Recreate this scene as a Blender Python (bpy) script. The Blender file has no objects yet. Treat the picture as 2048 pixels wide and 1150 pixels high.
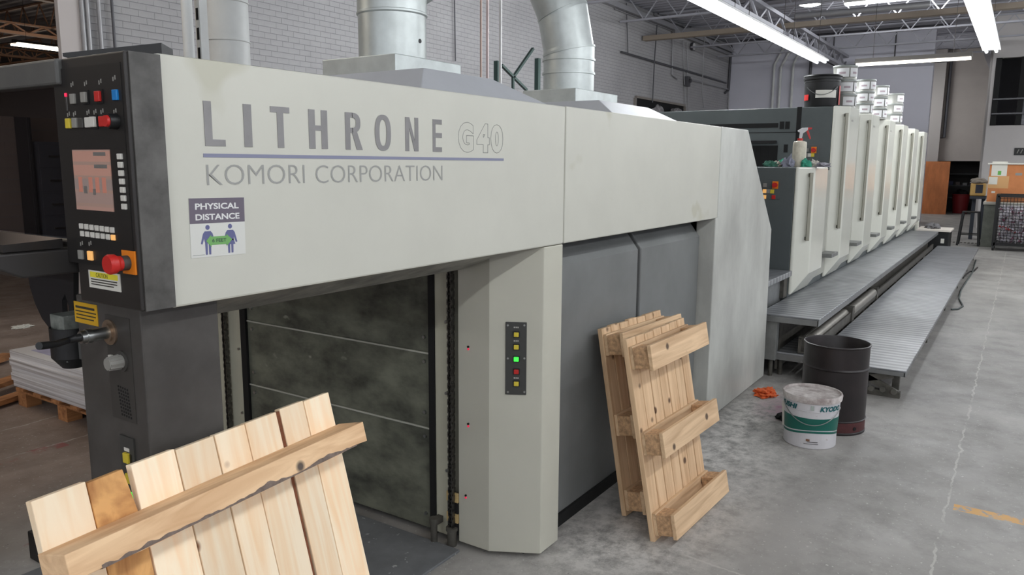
import bpy, math, random
from mathutils import Vector, Matrix, noise as mnoise

random.seed(7)
S = bpy.context.scene
COL = S.collection

# ------------------------------------------------------------------ camera
W, H, F = 2048.0, 1150.0, 1536.6577
CAMZ = 1.75
RW = Matrix(((0.55136839, 0.12926049, -0.82418725),
             (-0.83423552, 0.0932813, -0.54346085),
             (0.00663324, 0.98721341, 0.15926605)))
cam_d = bpy.data.cameras.new('camera')
cam_d.sensor_fit = 'HORIZONTAL'; cam_d.sensor_width = 36.0; cam_d.lens = 36.0 * F / W
cam_d.clip_end = 300
cam = bpy.data.objects.new('camera', cam_d)
cam.matrix_world = Matrix.Translation((0, 0, CAMZ)) @ RW.to_4x4()
COL.objects.link(cam); S.camera = cam

# ------------------------------------------------------------------ view and world
S.view_settings.view_transform = 'Standard'
S.view_settings.look = 'None'
S.view_settings.gamma = 1.0
S.view_settings.use_curve_mapping = False
S.view_settings.exposure = -0.26
world = bpy.data.worlds.new('hall_air'); S.world = world
world.use_nodes = True
bg = world.node_tree.nodes.get('Background')
bg.inputs[0].default_value = (0.80, 0.84, 0.90, 1); bg.inputs[1].default_value = 0.15

LIGHT_W = 62.0     # power of one strip fixture, used by its builder below

# ------------------------------------------------------------------ helpers
def P(px, py, ax, val):
    """a pixel seen on the plane axis=val"""
    d = RW @ Vector((px - W / 2, -(py - H / 2), -F))
    o = Vector((0, 0, CAMZ))
    return o + d * ((val - o[ax]) / d[ax])

def lin(c):
    c = c / 255.0
    return c / 12.92 if c <= 0.04045 else ((c + 0.055) / 1.055) ** 2.4

def rgb(r, g, b): return (lin(r), lin(g), lin(b), 1)

MATS = {}
def mat(name, col, rough=0.5, metal=0.0, var=0.0, scale=6.0, bump=0.0, bscale=60.0, emit=0.0, ecol=None,
        col2=None, spots=None, trans=0.0, stretch=(1, 1, 1), ior=1.45):
    if name in MATS: return MATS[name]
    m = bpy.data.materials.new(name); m.use_nodes = True
    nt = m.node_tree; N = nt.nodes; L = nt.links
    b = N['Principled BSDF']
    b.inputs['Base Color'].default_value = col; b.inputs['Roughness'].default_value = rough
    b.inputs['Metallic'].default_value = metal
    b.inputs['IOR'].default_value = ior
    if trans: b.inputs['Transmission Weight'].default_value = trans
    if emit:
        b.inputs['Emission Color'].default_value = ecol or col; b.inputs['Emission Strength'].default_value = emit
    if var or bump or spots:
        tc = N.new('ShaderNodeTexCoord'); mp = N.new('ShaderNodeMapping'); mp.inputs['Scale'].default_value = stretch
        L.new(tc.outputs['Object'], mp.inputs[0])
    if var:
        n = N.new('ShaderNodeTexNoise'); n.inputs['Scale'].default_value = scale; n.inputs['Detail'].default_value = 6
        n.inputs['Roughness'].default_value = 0.62
        L.new(mp.outputs[0], n.inputs['Vector'])
        r = N.new('ShaderNodeValToRGB'); r.color_ramp.elements[0].position = 0.32; r.color_ramp.elements[1].position = 0.68
        c2 = col2 or tuple(c * (1 - var) for c in col[:3]) + (1,)
        r.color_ramp.elements[0].color = c2
        r.color_ramp.elements[1].color = tuple(min(1, c * (1 + var * 0.3)) for c in col[:3]) + (1,)
        L.new(n.outputs['Fac'], r.inputs[0]); out = r.outputs[0]
        if spots:
            n2 = N.new('ShaderNodeTexNoise'); n2.inputs['Scale'].default_value = spots[1]; n2.inputs['Detail'].default_value = 3
            L.new(mp.outputs[0], n2.inputs['Vector'])
            r2 = N.new('ShaderNodeValToRGB'); r2.color_ramp.elements[0].position = spots[2]; r2.color_ramp.elements[1].position = spots[2] + 0.05
            mx = N.new('ShaderNodeMix'); mx.data_type = 'RGBA'
            L.new(n2.outputs['Fac'], r2.inputs[0]); L.new(r2.outputs[0], mx.inputs[0])
            L.new(out, mx.inputs[6]); mx.inputs[7].default_value = spots[0]; out = mx.outputs[2]
        L.new(out, b.inputs['Base Color'])
    if bump:
        n3 = N.new('ShaderNodeTexNoise'); n3.inputs['Scale'].default_value = bscale; n3.inputs['Detail'].default_value = 4
        L.new(mp.outputs[0], n3.inputs['Vector'])
        bp = N.new('ShaderNodeBump'); bp.inputs['Strength'].default_value = bump; bp.inputs['Distance'].default_value = 0.01
        L.new(n3.outputs['Fac'], bp.inputs['Height']); L.new(bp.outputs[0], b.inputs['Normal'])
    MATS[name] = m
    return m

def wood(name, c1, c2, knot, grain=(14, 14, 1.1)):
    """long grain along local z, each board shifted by its own random number"""
    if name in MATS: return MATS[name]
    m = bpy.data.materials.new(name); m.use_nodes = True
    nt = m.node_tree; N = nt.nodes; L = nt.links; b = N['Principled BSDF']; b.inputs['Roughness'].default_value = 0.72
    tc = N.new('ShaderNodeTexCoord'); oi = N.new('ShaderNodeObjectInfo')
    ad = N.new('ShaderNodeVectorMath'); ad.operation = 'ADD'
    sc = N.new('ShaderNodeVectorMath'); sc.operation = 'SCALE'; sc.inputs[0].default_value = (13.1, 7.7, 5.3)
    L.new(oi.outputs['Random'], sc.inputs['Scale']); L.new(tc.outputs['Object'], ad.inputs[0]); L.new(sc.outputs[0], ad.inputs[1])
    mp = N.new('ShaderNodeMapping'); mp.inputs['Scale'].default_value = grain; L.new(ad.outputs[0], mp.inputs[0])
    n = N.new('ShaderNodeTexNoise'); n.inputs['Scale'].default_value = 1.6; n.inputs['Detail'].default_value = 7
    n.inputs['Distortion'].default_value = 1.2
    L.new(mp.outputs[0], n.inputs['Vector'])
    r = N.new('ShaderNodeValToRGB'); r.color_ramp.elements[0].position = 0.3; r.color_ramp.elements[1].position = 0.62
    r.color_ramp.elements[0].color = c2; r.color_ramp.elements[1].color = c1
    L.new(n.outputs['Fac'], r.inputs[0])
    hs = N.new('ShaderNodeHueSaturation'); L.new(r.outputs[0], hs.inputs['Color'])
    mr = N.new('ShaderNodeMapRange'); mr.inputs[3].default_value = 0.88; mr.inputs[4].default_value = 1.1
    L.new(oi.outputs['Random'], mr.inputs[0]); L.new(mr.outputs[0], hs.inputs['Value'])
    n2 = N.new('ShaderNodeTexVoronoi'); n2.inputs['Scale'].default_value = 7.0
    L.new(ad.outputs[0], n2.inputs['Vector'])
    r2 = N.new('ShaderNodeValToRGB'); r2.color_ramp.elements[0].position = 0.09; r2.color_ramp.elements[1].position = 0.15
    r2.color_ramp.elements[0].color = (1, 1, 1, 1); r2.color_ramp.elements[1].color = (0, 0, 0, 1)
    L.new(n2.outputs['Distance'], r2.inputs[0])
    mx = N.new('ShaderNodeMix'); mx.data_type = 'RGBA'
    L.new(r2.outputs[0], mx.inputs[0]); L.new(hs.outputs[0], mx.inputs[6]); mx.inputs[7].default_value = knot
    L.new(mx.outputs[2], b.inputs['Base Color'])
    bp = N.new('ShaderNodeBump'); bp.inputs['Strength'].default_value = 0.25; bp.inputs['Distance'].default_value = 0.004
    L.new(n.outputs['Fac'], bp.inputs['Height']); L.new(bp.outputs[0], b.inputs['Normal'])
    MATS[name] = m
    return m

class MB:
    """collects faces of ONE part"""
    def __init__(s): s.v = []; s.f = []; s.sm = []
    def add(s, vs, fs, smooth=False):
        o = len(s.v); s.v += [tuple(v) for v in vs]
        for f in fs: s.f.append(tuple(i + o for i in f)); s.sm.append(smooth)
        return s
    def box(s, x0, x1, y0, y1, z0, z1):
        vs = [(x, y, z) for z in (z0, z1) for y in (y0, y1) for x in (x0, x1)]
        return s.add(vs, [(0, 2, 3, 1), (4, 5, 7, 6), (0, 1, 5, 4), (2, 6, 7, 3), (0, 4, 6, 2), (1, 3, 7, 5)])
    def cb(s, c, sx, sy, sz): return s.box(c[0] - sx / 2, c[0] + sx / 2, c[1] - sy / 2, c[1] + sy / 2, c[2] - sz / 2, c[2] + sz / 2)
    def hexa(s, v8): return s.add(v8, [(0, 2, 3, 1), (4, 5, 7, 6), (0, 1, 5, 4), (2, 6, 7, 3), (0, 4, 6, 2), (1, 3, 7, 5)])
    def prism(s, poly, ax, a, b):
        """poly in the two other axes (cyclic order), extruded along ax"""
        n = len(poly); vs = []
        for t in (a, b):
            for p in poly:
                if ax == 0: vs.append((t, p[0], p[1]))
                elif ax == 1: vs.append((p[0], t, p[1]))
                else: vs.append((p[0], p[1], t))
        fs = [tuple(range(n))[::-1], tuple(range(n, 2 * n))]
        for i in range(n): j = (i + 1) % n; fs.append((i, j, n + j, n + i))
        return s.add(vs, fs)
    def cyl(s, p0, p1, r0, r1=None, seg=20, caps=True):
        r1 = r0 if r1 is None else r1
        p0, p1 = Vector(p0), Vector(p1); d = (p1 - p0).normalized()
        a = d.orthogonal().normalized(); b = d.cross(a); vs = []
        for p, r in ((p0, r0), (p1, r1)):
            for i in range(seg):
                t = 2 * math.pi * i / seg; vs.append(p + a * (r * math.cos(t)) + b * (r * math.sin(t)))
        s.add(vs, [(i, (i + 1) % seg, seg + (i + 1) % seg, seg + i) for i in range(seg)], True)
        if caps:
            s.add(vs[:seg], [tuple(range(seg))[::-1]]); s.add(vs[seg:], [tuple(range(seg))])
        return s
    def lathe(s, c, prof, seg=40, closed=True):
        """profile (r, z) about the vertical through c"""
        vs = []; n = len(prof)
        for r, z in prof:
            for i in range(seg):
                t = 2 * math.pi * i / seg; vs.append((c[0] + r * math.cos(t), c[1] + r * math.sin(t), c[2] + z))
        fs = []
        for k in range(n - 1):
            for i in range(seg):
                j = (i + 1) % seg; fs.append((k * seg + i, k * seg + j, (k + 1) * seg + j, (k + 1) * seg + i))
        s.add(vs, fs, True)
        return s
    def tube(s, pts, r, seg=10, caps=True):
        pts = [Vector(p) for p in pts]; n = len(pts); vs = []
        up = None
        for k, p in enumerate(pts):
            d = (pts[min(k + 1, n - 1)] - pts[max(k - 1, 0)]).normalized()
            a = d.orthogonal().normalized() if up is None else (up - d * up.dot(d)).normalized()
            up = a; b = d.cross(a); rr = r[k] if isinstance(r, (list, tuple)) else r
            for i in range(seg):
                t = 2 * math.pi * i / seg; vs.append(p + a * (rr * math.cos(t)) + b * (rr * math.sin(t)))
        fs = []
        for k in range(n - 1):
            for i in range(seg):
                j = (i + 1) % seg; fs.append((k * seg + i, k * seg + j, (k + 1) * seg + j, (k + 1) * seg + i))
        s.add(vs, fs, True)
        if caps: s.add(vs[:seg], [tuple(range(seg))[::-1]]); s.add(vs[-seg:], [tuple(range(seg))])
        return s
    def bar(s, p0, p1, w, h=None, up=(0, 0, 1)):
        h = h or w; p0, p1 = Vector(p0), Vector(p1); d = (p1 - p0).normalized(); up = Vector(up)
        if abs(d.dot(up)) > 0.98: up = Vector((1, 0, 0))
        a = d.cross(up).normalized() * (w / 2); b = a.cross(d).normalized() * (h / 2)
        vs = [p + x * a + y * b for p in (p0, p1) for y in (-1, 1) for x in (-1, 1)]
        return s.hexa(vs)
    def build(s, name, m, parent=None, org=None, bevel=0.0, seg=2, sharp=35):
        o3 = Vector((0, 0, 0))
        if org is not None: o3 = Vector(org)
        elif parent is not None and not parent.get('_local'): o3 = Vector(parent['_org']) if '_org' in parent else o3
        me = bpy.data.meshes.new(name)
        me.from_pydata([tuple(Vector(v) - o3) for v in s.v], [], s.f)
        me.polygons.foreach_set('use_smooth', s.sm)
        if any(s.sm):
            me.update(); me.set_sharp_from_angle(angle=math.radians(sharp))
        me.materials.append(m); me.update()
        ob = bpy.data.objects.new(name, me); COL.objects.link(ob)
        if parent is not None:
            ob.parent = parent
        elif org is not None: ob.location = o3
        ORG[ob.name] = o3
        if bevel:
            bv = ob.modifiers.new('edge', 'BEVEL'); bv.width = bevel; bv.segments = seg; bv.limit_method = 'ANGLE'
            bv.angle_limit = math.radians(40)
        return ob
ORG = {}

def tag(o, label=None, cat=None, group=None, kind=None):
    if label: o['label'] = label
    if cat: o['category'] = cat
    if group: o['group'] = group
    if kind: o['kind'] = kind
    return o

class Thing:
    """an Empty at the thing's base; parts are given in world coordinates unless rot is set"""
    def __init__(s, name, label, cat, loc, group=None, kind=None, rot=None):
        e = bpy.data.objects.new(name, None); COL.objects.link(e); e.location = loc
        e.empty_display_size = 0.1
        if rot is not None: e.rotation_euler = rot
        s.e = e; s.org = Vector((0, 0, 0)) if rot is not None else Vector(loc)
        tag(e, label, cat, group, kind)
    def part(s, mb, name, m, parent=None, bevel=0.0, seg=2, label=None, kind=None, sharp=35):
        ob = mb.build(name, m, parent or s.e, org=s.org, bevel=bevel, seg=seg, sharp=sharp)
        ob.location = (0, 0, 0)
        if label: ob['label'] = label
        if kind: ob['kind'] = kind
        return ob

def single(mb, name, m, label, cat, loc, group=None, bevel=0.0, kind=None, seg=2):
    o = mb.build(name, m, None, org=loc, bevel=bevel, seg=seg)
    return tag(o, label, cat, group, kind)

def copy_tree(o, parent=None):
    c = o.copy(); COL.objects.link(c); c.parent = parent
    for ch in list(o.children): copy_tree(ch, c)
    return c

_tc = {}
def text_geo(s, offset=0.0, outline=0.0):
    k = (s, offset, outline)
    if k in _tc: return _tc[k]
    cu = bpy.data.curves.new('t', 'FONT'); cu.body = s; cu.size = 1.0; cu.offset = offset; cu.resolution_u = 4
    if outline: cu.fill_mode = 'NONE'; cu.bevel_depth = outline; cu.bevel_resolution = 0
    ob = bpy.data.objects.new('t', cu); COL.objects.link(ob)
    dg = bpy.context.evaluated_depsgraph_get(); me = ob.evaluated_get(dg).to_mesh()
    v = [tuple(q.co) for q in me.vertices]; f = [tuple(p.vertices) for p in me.polygons]
    ob.evaluated_get(dg).to_mesh_clear()
    bpy.data.objects.remove(ob); bpy.data.curves.remove(cu)
    _tc[k] = (v, f)
    return v, f

def put_text(mb, s, o, right, up, w, h, lift, offset=0.0, outline=0.0):
    """text fitted into the box w x h with its lower left corner at o"""
    v, f = text_geo(s, offset, outline)
    x0 = min(q[0] for q in v); x1 = max(q[0] for q in v); y0 = min(q[1] for q in v); y1 = max(q[1] for q in v)
    o, right, up = Vector(o), Vector(right), Vector(up); n = right.cross(up)
    kz = w / (x1 - x0)
    mb.add([o + right * ((q[0] - x0) / (x1 - x0) * w) + up * ((q[1] - y0) / (y1 - y0) * h) + n * (lift + q[2] * kz) for q in v], f)
    return mb

# ------------------------------------------------------------------ materials
M_BEIGE = mat('beige_paint', rgb(198, 197, 186), 0.42, var=0.06, scale=2.2, bump=0.02, bscale=25, spots=(rgb(186, 184, 168), 3.1, .66))
M_BEIGE2 = mat('beige_frame_paint', rgb(186, 184, 165), 0.5, var=0.08, scale=4)
M_DARK = mat('charcoal_paint', rgb(84, 84, 82), 0.5, var=0.25, scale=5, bump=0.02)
M_TOWER = mat('tower_charcoal', rgb(60, 57, 54), 0.48, var=0.25, scale=7, col2=rgb(78, 75, 72))
M_HEAD = mat('control_head_black', rgb(44, 41, 39), 0.42, var=0.2, scale=5)
M_DOOR = mat('grey_door_paint', rgb(118, 120, 119), 0.42, var=0.14, scale=3.5, bump=0.015)
M_BAY = mat('bay_panel_olive', rgb(112, 114, 100), 0.4, var=0.5, scale=4.5, col2=rgb(66, 67, 60), spots=(rgb(140, 142, 128), 7, 0.70), bump=0.03, stretch=(1, 1, 1.8))
M_UNITDK = mat('unit_slate_paint', rgb(86, 92, 92), 0.5, var=0.12, scale=2)
M_CREAM = mat('cream_door_paint', rgb(222, 222, 210), 0.13, var=0.04, scale=3)
M_BLACK = mat('black_plastic', rgb(24, 24, 25), 0.45)
M_BLACKM = mat('black_matte', rgb(20, 20, 20), 0.8)
M_STEEL = mat('steel', rgb(176, 178, 176), 0.32, 1.0, var=0.12, scale=8)
M_GALV = mat('galvanised_sheet', rgb(196, 202, 200), 0.42, 0.5, var=0.16, scale=7, bump=0.02, bscale=12)
M_ALU = mat('tread_aluminium', rgb(196, 198, 200), 0.42, 0.55, var=0.14, scale=5)
M_TREADDK = mat('worn_step_metal', rgb(140, 141, 138), 0.55, 0.4, var=0.25, scale=9)
M_GREASE = mat('greasy_steel', rgb(96, 93, 86), 0.6, 0.3, var=0.4, scale=12)
M_WHITEP = mat('white_pipe_paint', rgb(214, 216, 214), 0.5, var=0.07, scale=6)
M_HOODG = mat('grey_hood_paint', rgb(186, 188, 192), 0.5, var=0.05)
M_LETTER = mat('grey_letter_vinyl', rgb(140, 138, 137), 0.22, 0.1, var=0.15, scale=9)
M_LETTER2 = mat('light_grey_letter_vinyl', rgb(150, 150, 146), 0.4)
M_LINE = mat('blue_grey_line_vinyl', rgb(128, 130, 152), 0.4)
M_OUT = mat('letter_outline', rgb(150, 150, 145), 0.5)
M_RED = mat('red_plastic', rgb(190, 40, 36), 0.4)
M_YEL = mat('yellow_button', rgb(212, 190, 60), 0.4)
M_WKEY = mat('white_key', rgb(205, 202, 194), 0.5)
M_GKEY = mat('grey_key', rgb(140, 138, 132), 0.5)
M_DKEY = mat('dark_key', rgb(66, 64, 61), 0.5)
M_BLUE = mat('blue_button', rgb(20, 120, 190), 0.4)
M_ORG = mat('orange_plate', rgb(226, 128, 28), 0.5)
M_GRN = mat('green_lamp', rgb(60, 230, 70), 0.4, emit=1.4, ecol=rgb(60, 235, 70))
M_AMB = mat('amber_lamp', rgb(240, 180, 110), 0.4, emit=0.6, ecol=rgb(240, 176, 100))
M_PINKLED = mat('red_led', rgb(230, 40, 80), 0.4, emit=0.8, ecol=rgb(230, 40, 80))
M_STICK = mat('white_label', rgb(214, 212, 202), 0.5)
M_STICKY = mat('yellow_label', rgb(228, 214, 60), 0.5)
M_GOLD = mat('gold_label', rgb(205, 158, 34), 0.5)
M_INK = mat('label_print', rgb(54, 50, 44), 0.6)
M_WOOD = wood('fresh_pine', rgb(255, 236, 206), rgb(248, 214, 172), rgb(130, 84, 52))
M_WOODO = wood('resin_stained_pine', rgb(226, 172, 108), rgb(150, 92, 46), rgb(90, 56, 36), grain=(6, 6, 4))
M_WOODB = wood('bark_edged_beam', rgb(236, 200, 158), rgb(208, 166, 124), rgb(92, 80, 72), grain=(2.0, 14, 14))
M_WOODP = wood('pallet_pine', rgb(222, 190, 152), rgb(196, 160, 122), rgb(96, 70, 50))
M_WOODH = wood('pallet_pine_cross', rgb(222, 190, 152), rgb(190, 156, 120), rgb(96, 76, 60), grain=(1.1, 14, 14))
M_CHIP = mat('pressed_chip_block', rgb(204, 164, 124), 0.85, var=0.45, scale=60, bump=0.2, bscale=90)
M_BARK = mat('bark', rgb(128, 78, 52), 0.9, var=0.4, scale=30, bump=0.4)
M_OLDW = wood('old_brown_board', rgb(176, 122, 76), rgb(128, 82, 48), rgb(70, 46, 30), grain=(1.1, 14, 14))

# ================================================================== SETTING
def floor_material():
    m = bpy.data.materials.new('worn_concrete'); m.use_nodes = True
    nt = m.node_tree; N = nt.nodes; L = nt.links; b = N['Principled BSDF']
    tc = N.new('ShaderNodeTexCoord')
    def noise(sc, det=6, rough=0.6, vec=None):
        n = N.new('ShaderNodeTexNoise'); n.inputs['Scale'].default_value = sc; n.inputs['Detail'].default_value = det
        n.inputs['Roughness'].default_value = rough; L.new(vec or tc.outputs['Object'], n.inputs['Vector']); return n.outputs['Fac']
    def ramp(x, p0, p1, c0=(0, 0, 0, 1), c1=(1, 1, 1, 1)):
        r = N.new('ShaderNodeValToRGB'); r.color_ramp.elements[0].position = p0; r.color_ramp.elements[1].position = p1
        r.color_ramp.elements[0].color = c0; r.color_ramp.elements[1].color = c1; L.new(x, r.inputs[0]); return r.outputs[0]
    def math_(op, a, c=None):
        n = N.new('ShaderNodeMath'); n.operation = op
        for i, x in enumerate((a, c)):
            if x is None: continue
            if isinstance(x, (int, float)): n.inputs[i].default_value = x
            else: L.new(x, n.inputs[i])
        return n.outputs[0]
    def mix(f, a, c):
        n = N.new('ShaderNodeMix'); n.data_type = 'RGBA'; L.new(f, n.inputs[0])
        for i, x in ((6, a), (7, c)):
            if isinstance(x, tuple): n.inputs[i].default_value = x
            else: L.new(x, n.inputs[i])
        return n.outputs[2]
    sx = N.new('ShaderNodeSeparateXYZ'); L.new(tc.outputs['Object'], sx.inputs[0]); X, Y = sx.outputs[0], sx.outputs[1]
    col = ramp(noise(0.9), 0.3, 0.7, rgb(134, 131, 127), rgb(170, 167, 162))
    col = mix(math_('MULTIPLY', ramp(noise(3.1, 8, 0.7), 0.47, 0.70), 0.55), col, rgb(106, 103, 99))
    col = mix(math_('MULTIPLY', ramp(noise(14, 8, 0.75), 0.60, 0.70), 0.35), col, rgb(196, 195, 190))
    # brown tyre-worn tone of the aisle on the far side
    far = math_('MULTIPLY', ramp(math_('MULTIPLY', Y, 0.1), 0.34, 0.44), 0.9)
    col = mix(far, col, ramp(noise(1.7, 8, .7), .35, .65, rgb(112, 94, 82), rgb(150, 132, 120)))
    # spray powder lying along the press: a band with a ragged edge
    d = math_('ABSOLUTE', math_('SUBTRACT', Y, 1.42))
    band = math_('SUBTRACT', 1.0, math_('MULTIPLY', d, 1.7))
    alongx = math_('MULTIPLY', ramp(math_('MULTIPLY', X, 0.1), 0.22, 0.30), ramp(math_('MULTIPLY', X, 0.1), 0.56, 0.66, (1, 1, 1, 1), (0, 0, 0, 1)))
    pw = math_('MULTIPLY', math_('MULTIPLY', band, alongx), 1.0)
    pw = math_('MAXIMUM', pw, 0.0)
    pw = math_('MULTIPLY', pw, ramp(noise(9.0, 10, 0.78), 0.40, 0.58))
    col = mix(pw, col, rgb(214, 210, 204))
    # fine pale grit and chips
    col = mix(math_('MULTIPLY', ramp(noise(46, 4, .6), .64, .67), .55), col, rgb(206, 204, 198))
    col = mix(math_('MULTIPLY', ramp(noise(34, 5, .65), .66, .70), .5), col, rgb(84, 82, 80))
    # pink ink spill beside the pail
    dx = math_('SUBTRACT', X, 5.62); dy = math_('SUBTRACT', Y, 1.33)
    rr = math_('SQRT', math_('ADD', math_('MULTIPLY', dx, dx), math_('MULTIPLY', dy, math_('MULTIPLY', dy, 4.0))))
    st = math_('MULTIPLY', math_('MAXIMUM', math_('SUBTRACT', 1.0, math_('MULTIPLY', rr, 2.4)), 0.0), ramp(noise(9, 6), 0.36, 0.6))
    col = mix(st, col, rgb(150, 96, 122))
    # slab joints with chipped white filler
    wob = math_('MULTIPLY', math_('SUBTRACT', noise(5.0, 4), 0.5), 0.09)
    wid = math_('MULTIPLY', noise(7.0, 3), 0.011)
    def joint(c, at, gate=None):
        q = math_('LESS_THAN', math_('ABSOLUTE', math_('SUBTRACT', math_('ADD', c, wob), at)), wid)
        q = math_('MULTIPLY', q, ramp(noise(3.3, 5), 0.38, 0.5))
        return math_('MULTIPLY', q, gate) if gate is not None else q
    for c, at in ((Y, 0.18), (X, 3.14), (Y, 4.9), (Y, 5.44), (X, -1.6), (X, 9.2), (X, 15.3), (Y, -4.4), (Y, 9.9)):
        col = mix(math_('MULTIPLY', joint(c, at), 0.6), col, rgb(190, 187, 181))
    # worn paint: orange cross tick and red aisle line
    g = math_('MULTIPLY', math_('LESS_THAN', math_('ABSOLUTE', math_('SUBTRACT', X, 4.42)), 0.042), math_('LESS_THAN', Y, 0.15))
    g = math_('MULTIPLY', g, math_('GREATER_THAN', Y, -1.4)); g = math_('MULTIPLY', g, ramp(noise(16, 6, .7), 0.42, 0.5))
    col = mix(g, col, rgb(206, 158, 92))
    for at in (3.72, 4.86):
        g = math_('LESS_THAN', math_('ABSOLUTE', math_('SUBTRACT', Y, at)), 0.05); g = math_('MULTIPLY', g, ramp(noise(5, 6, .7), 0.5, 0.6))
        g = math_('MULTIPLY', g, math_('LESS_THAN', X, 2.3))
        col = mix(math_('MULTIPLY', g, 0.8), col, rgb(140, 74, 72))
    L.new(col, b.inputs['Base Color'])
    L.new(ramp(noise(4, 6), 0.3, 0.7, (0.42, 0.42, 0.42, 1), (0.7, 0.7, 0.7, 1)), b.inputs['Roughness'])
    bp = N.new('ShaderNodeBump'); bp.inputs['Strength'].default_value = 0.12; bp.inputs['Distance'].default_value = 0.01
    L.new(noise(30, 6), bp.inputs['Height']); L.new(bp.outputs[0], b.inputs['Normal'])
    return m
tag(MB().box(-9, 40, -9, 46, -0.12, 0.0).build('floor', floor_material()), kind='structure',
    label='worn grey concrete floor with chipped joints and white powder')
fl = bpy.data.objects['floor']
# drain grating let into the far aisle
for i in range(16):
    g = MB().box(20.55, 20.75, 1.75 - i * 0.075, 1.79 - i * 0.075, 0.0, 0.008).build('drain_bar', M_GREASE, fl)

M_BRICKP = mat('white_painted_brick', rgb(166, 165, 166), 0.75, var=0.10, scale=1.3, bump=0.12, bscale=50)
M_MORTAR = mat('painted_mortar', rgb(140, 140, 142), 0.9)
M_WALLW = mat('white_wall_paint', rgb(212, 212, 222), 0.7, var=0.05, scale=0.5)
M_WALLB = mat('buff_block_paint', rgb(168, 160, 154), 0.8, var=0.12, scale=0.6)
def brick_wall(name, label, x0, x1, yf, z0, z1, bl, bh, near, bm, holes=()):
    """courses of bricks 6 mm proud of the mortar; the wall faces -y"""
    w = tag(MB().box(x0, x1, yf + 0.008, yf + 0.30, 0, z1).build(name, M_MORTAR), kind='structure', label=label)
    shared = MB().box(-bl / 2 + .0012, bl / 2 - .0012, 0, 0.012, -bh / 2 + .004, bh / 2 - .004).build('brick', bm, w)
    rest = MB(); n = 0; cells = []
    rows = int((z1 - z0) / bh)
    for r in range(rows):
        zc = z0 + (r + .5) * bh; off = (r % 2) * bl / 2
        for k in range(int((x1 - x0 - off) / bl)):
            xc = x0 + off + (k + .5) * bl
            if any(a < xc < b and c < zc < d for a, b, c, d in holes): continue
            cells.append((xc, zc))
    sel = sorted([c for c in cells if near(*c)], key=lambda c: c[0])[:299]
    ss = set(sel)
    for xc, zc in cells:
        if (xc, zc) in ss:
            o = shared if n == 0 else shared.copy()
            if n: COL.objects.link(o)
            o.parent = w; o.location = (xc, yf + random.uniform(-.0015, .0015), zc); n += 1
        else:
            rest.box(xc - bl / 2 + .0012, xc + bl / 2 - .0012, yf, yf + .012, zc - bh / 2 + .004, zc + bh / 2 - .004)
    o = rest.build('brick_courses', bm, w); o['kind'] = 'stuff'
    return w
HOLE = (19.6, 23.2, 2.6, 3.52)
brick_wall('wall_back', 'long white painted brick wall behind the press', 4.80, 27.5, 9.0, 1.0, 5.9, 0.205, 0.079,
           lambda x, z: 2.55 < z < 4.1, M_BRICKP, (HOLE,))
tag(MB().box(4.57, 4.80, 8.97, 9.04, 0, 5.9).build('trim_1', mat('plaster_end', rgb(190, 184, 182), .8)), kind='structure', label='smooth plaster end of the brick wall')
M_BLOCK = mat('grey_block_paint', rgb(150, 140, 134), 0.8, var=0.1, scale=1)
brick_wall('wall_hall', 'block partition wall of the neighbouring hall', -6.0, 9.0, 14.0, 0.0, 2.6, 0.41, 0.205, lambda x, z: 3.0 < x < 8.6, M_BLOCK)
tag(MB().box(27.5, 27.8, 2.66, 9.0, 0, 5.95).build('wall_far', M_WALLW), kind='structure', label='white end wall beyond the printing units')
wb = tag(MB().box(33.0, 33.3, 2.95, 12.0, 0, 5.95).box(33.0, 33.3, -9, 1.33, 0, 5.95).box(33.0, 33.3, 1.33, 2.95, 1.95, 5.95).build('wall_end', M_WALLB), kind='structure',
         label='buff block wall with a doorway at the far end')
tag(MB().box(32.7, 33.0, 2.75, 3.15, 0, 5.95).build('trim_2', mat('pilaster_paint', rgb(176, 170, 166), .8)), kind='structure', label='pilaster beside the far doorway')
tag(MB().box(36.0, 36.2, -1, 6, 0, 3).box(33.3, 36, 3.2, 3.3, 0, 3).box(33.3, 36, 0.6, 0.7, 0, 3).box(33.3, 36.2, .6, 3.3, 2.9, 3).build('wall_store', mat('store_wall', rgb(110, 108, 108), .8)), kind='structure', label='walls of the store room beyond the doorway')
# office wall on the right with an interior window
wr = tag(MB().box(26.0, 26.2, -9, 1.05, 0, 2.9).box(26.0, 26.2, 0.93, 1.05, 2.9, 5.95).box(26.0, 26.2, -9, .93, 4.75, 5.95).build('wall_office', mat('office_wall_paint', rgb(186, 182, 180), .8, var=.06, scale=.8)), kind='structure', label='pale office wall with a wide interior window')
tag(MB().box(26.2, 33, 1.0, 1.12, 0, 5.95).build('wall_office_side', MATS['office_wall_paint']), kind='structure', label='side wall of the office')
wn = Thing('window_1', 'black framed interior window above the office wall', None, (26.0, 0, 2.9), kind='structure')
for yy in (0.90, 0.30, -0.55, -1.4, -2.25): wn.part(MB().box(25.98, 26.1, yy - .07, yy + .07, 2.9, 4.75), 'mullion', M_BLACKM)
for zz in (3.22, 3.62): wn.part(MB().box(25.9, 25.94, -4, .95, zz - .02, zz + .02), 'rail', mat('rail_paint', rgb(96, 96, 100), .5))
for i in range(4): wn.part(MB().box(26.05, 26.06, .23 - .85 * i - .70, .23 - .85 * i, 2.92, 4.73), 'pane', mat('dim_pane', rgb(120, 122, 130), .15, trans=0.6))
tag(MB().box(29.5, 29.6, -9, 1.0, 2.5, 5.9).build('wall_office_back', mat('office_back', rgb(130, 128, 130), .8)), kind='structure', label='dim back wall seen through the office window')
tag(MB().box(-9.2, 33.3, -9.2, -9.0, 0, 5.95).build('wall_right', M_WALLW), kind='structure', label='side wall of the hall')
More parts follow.
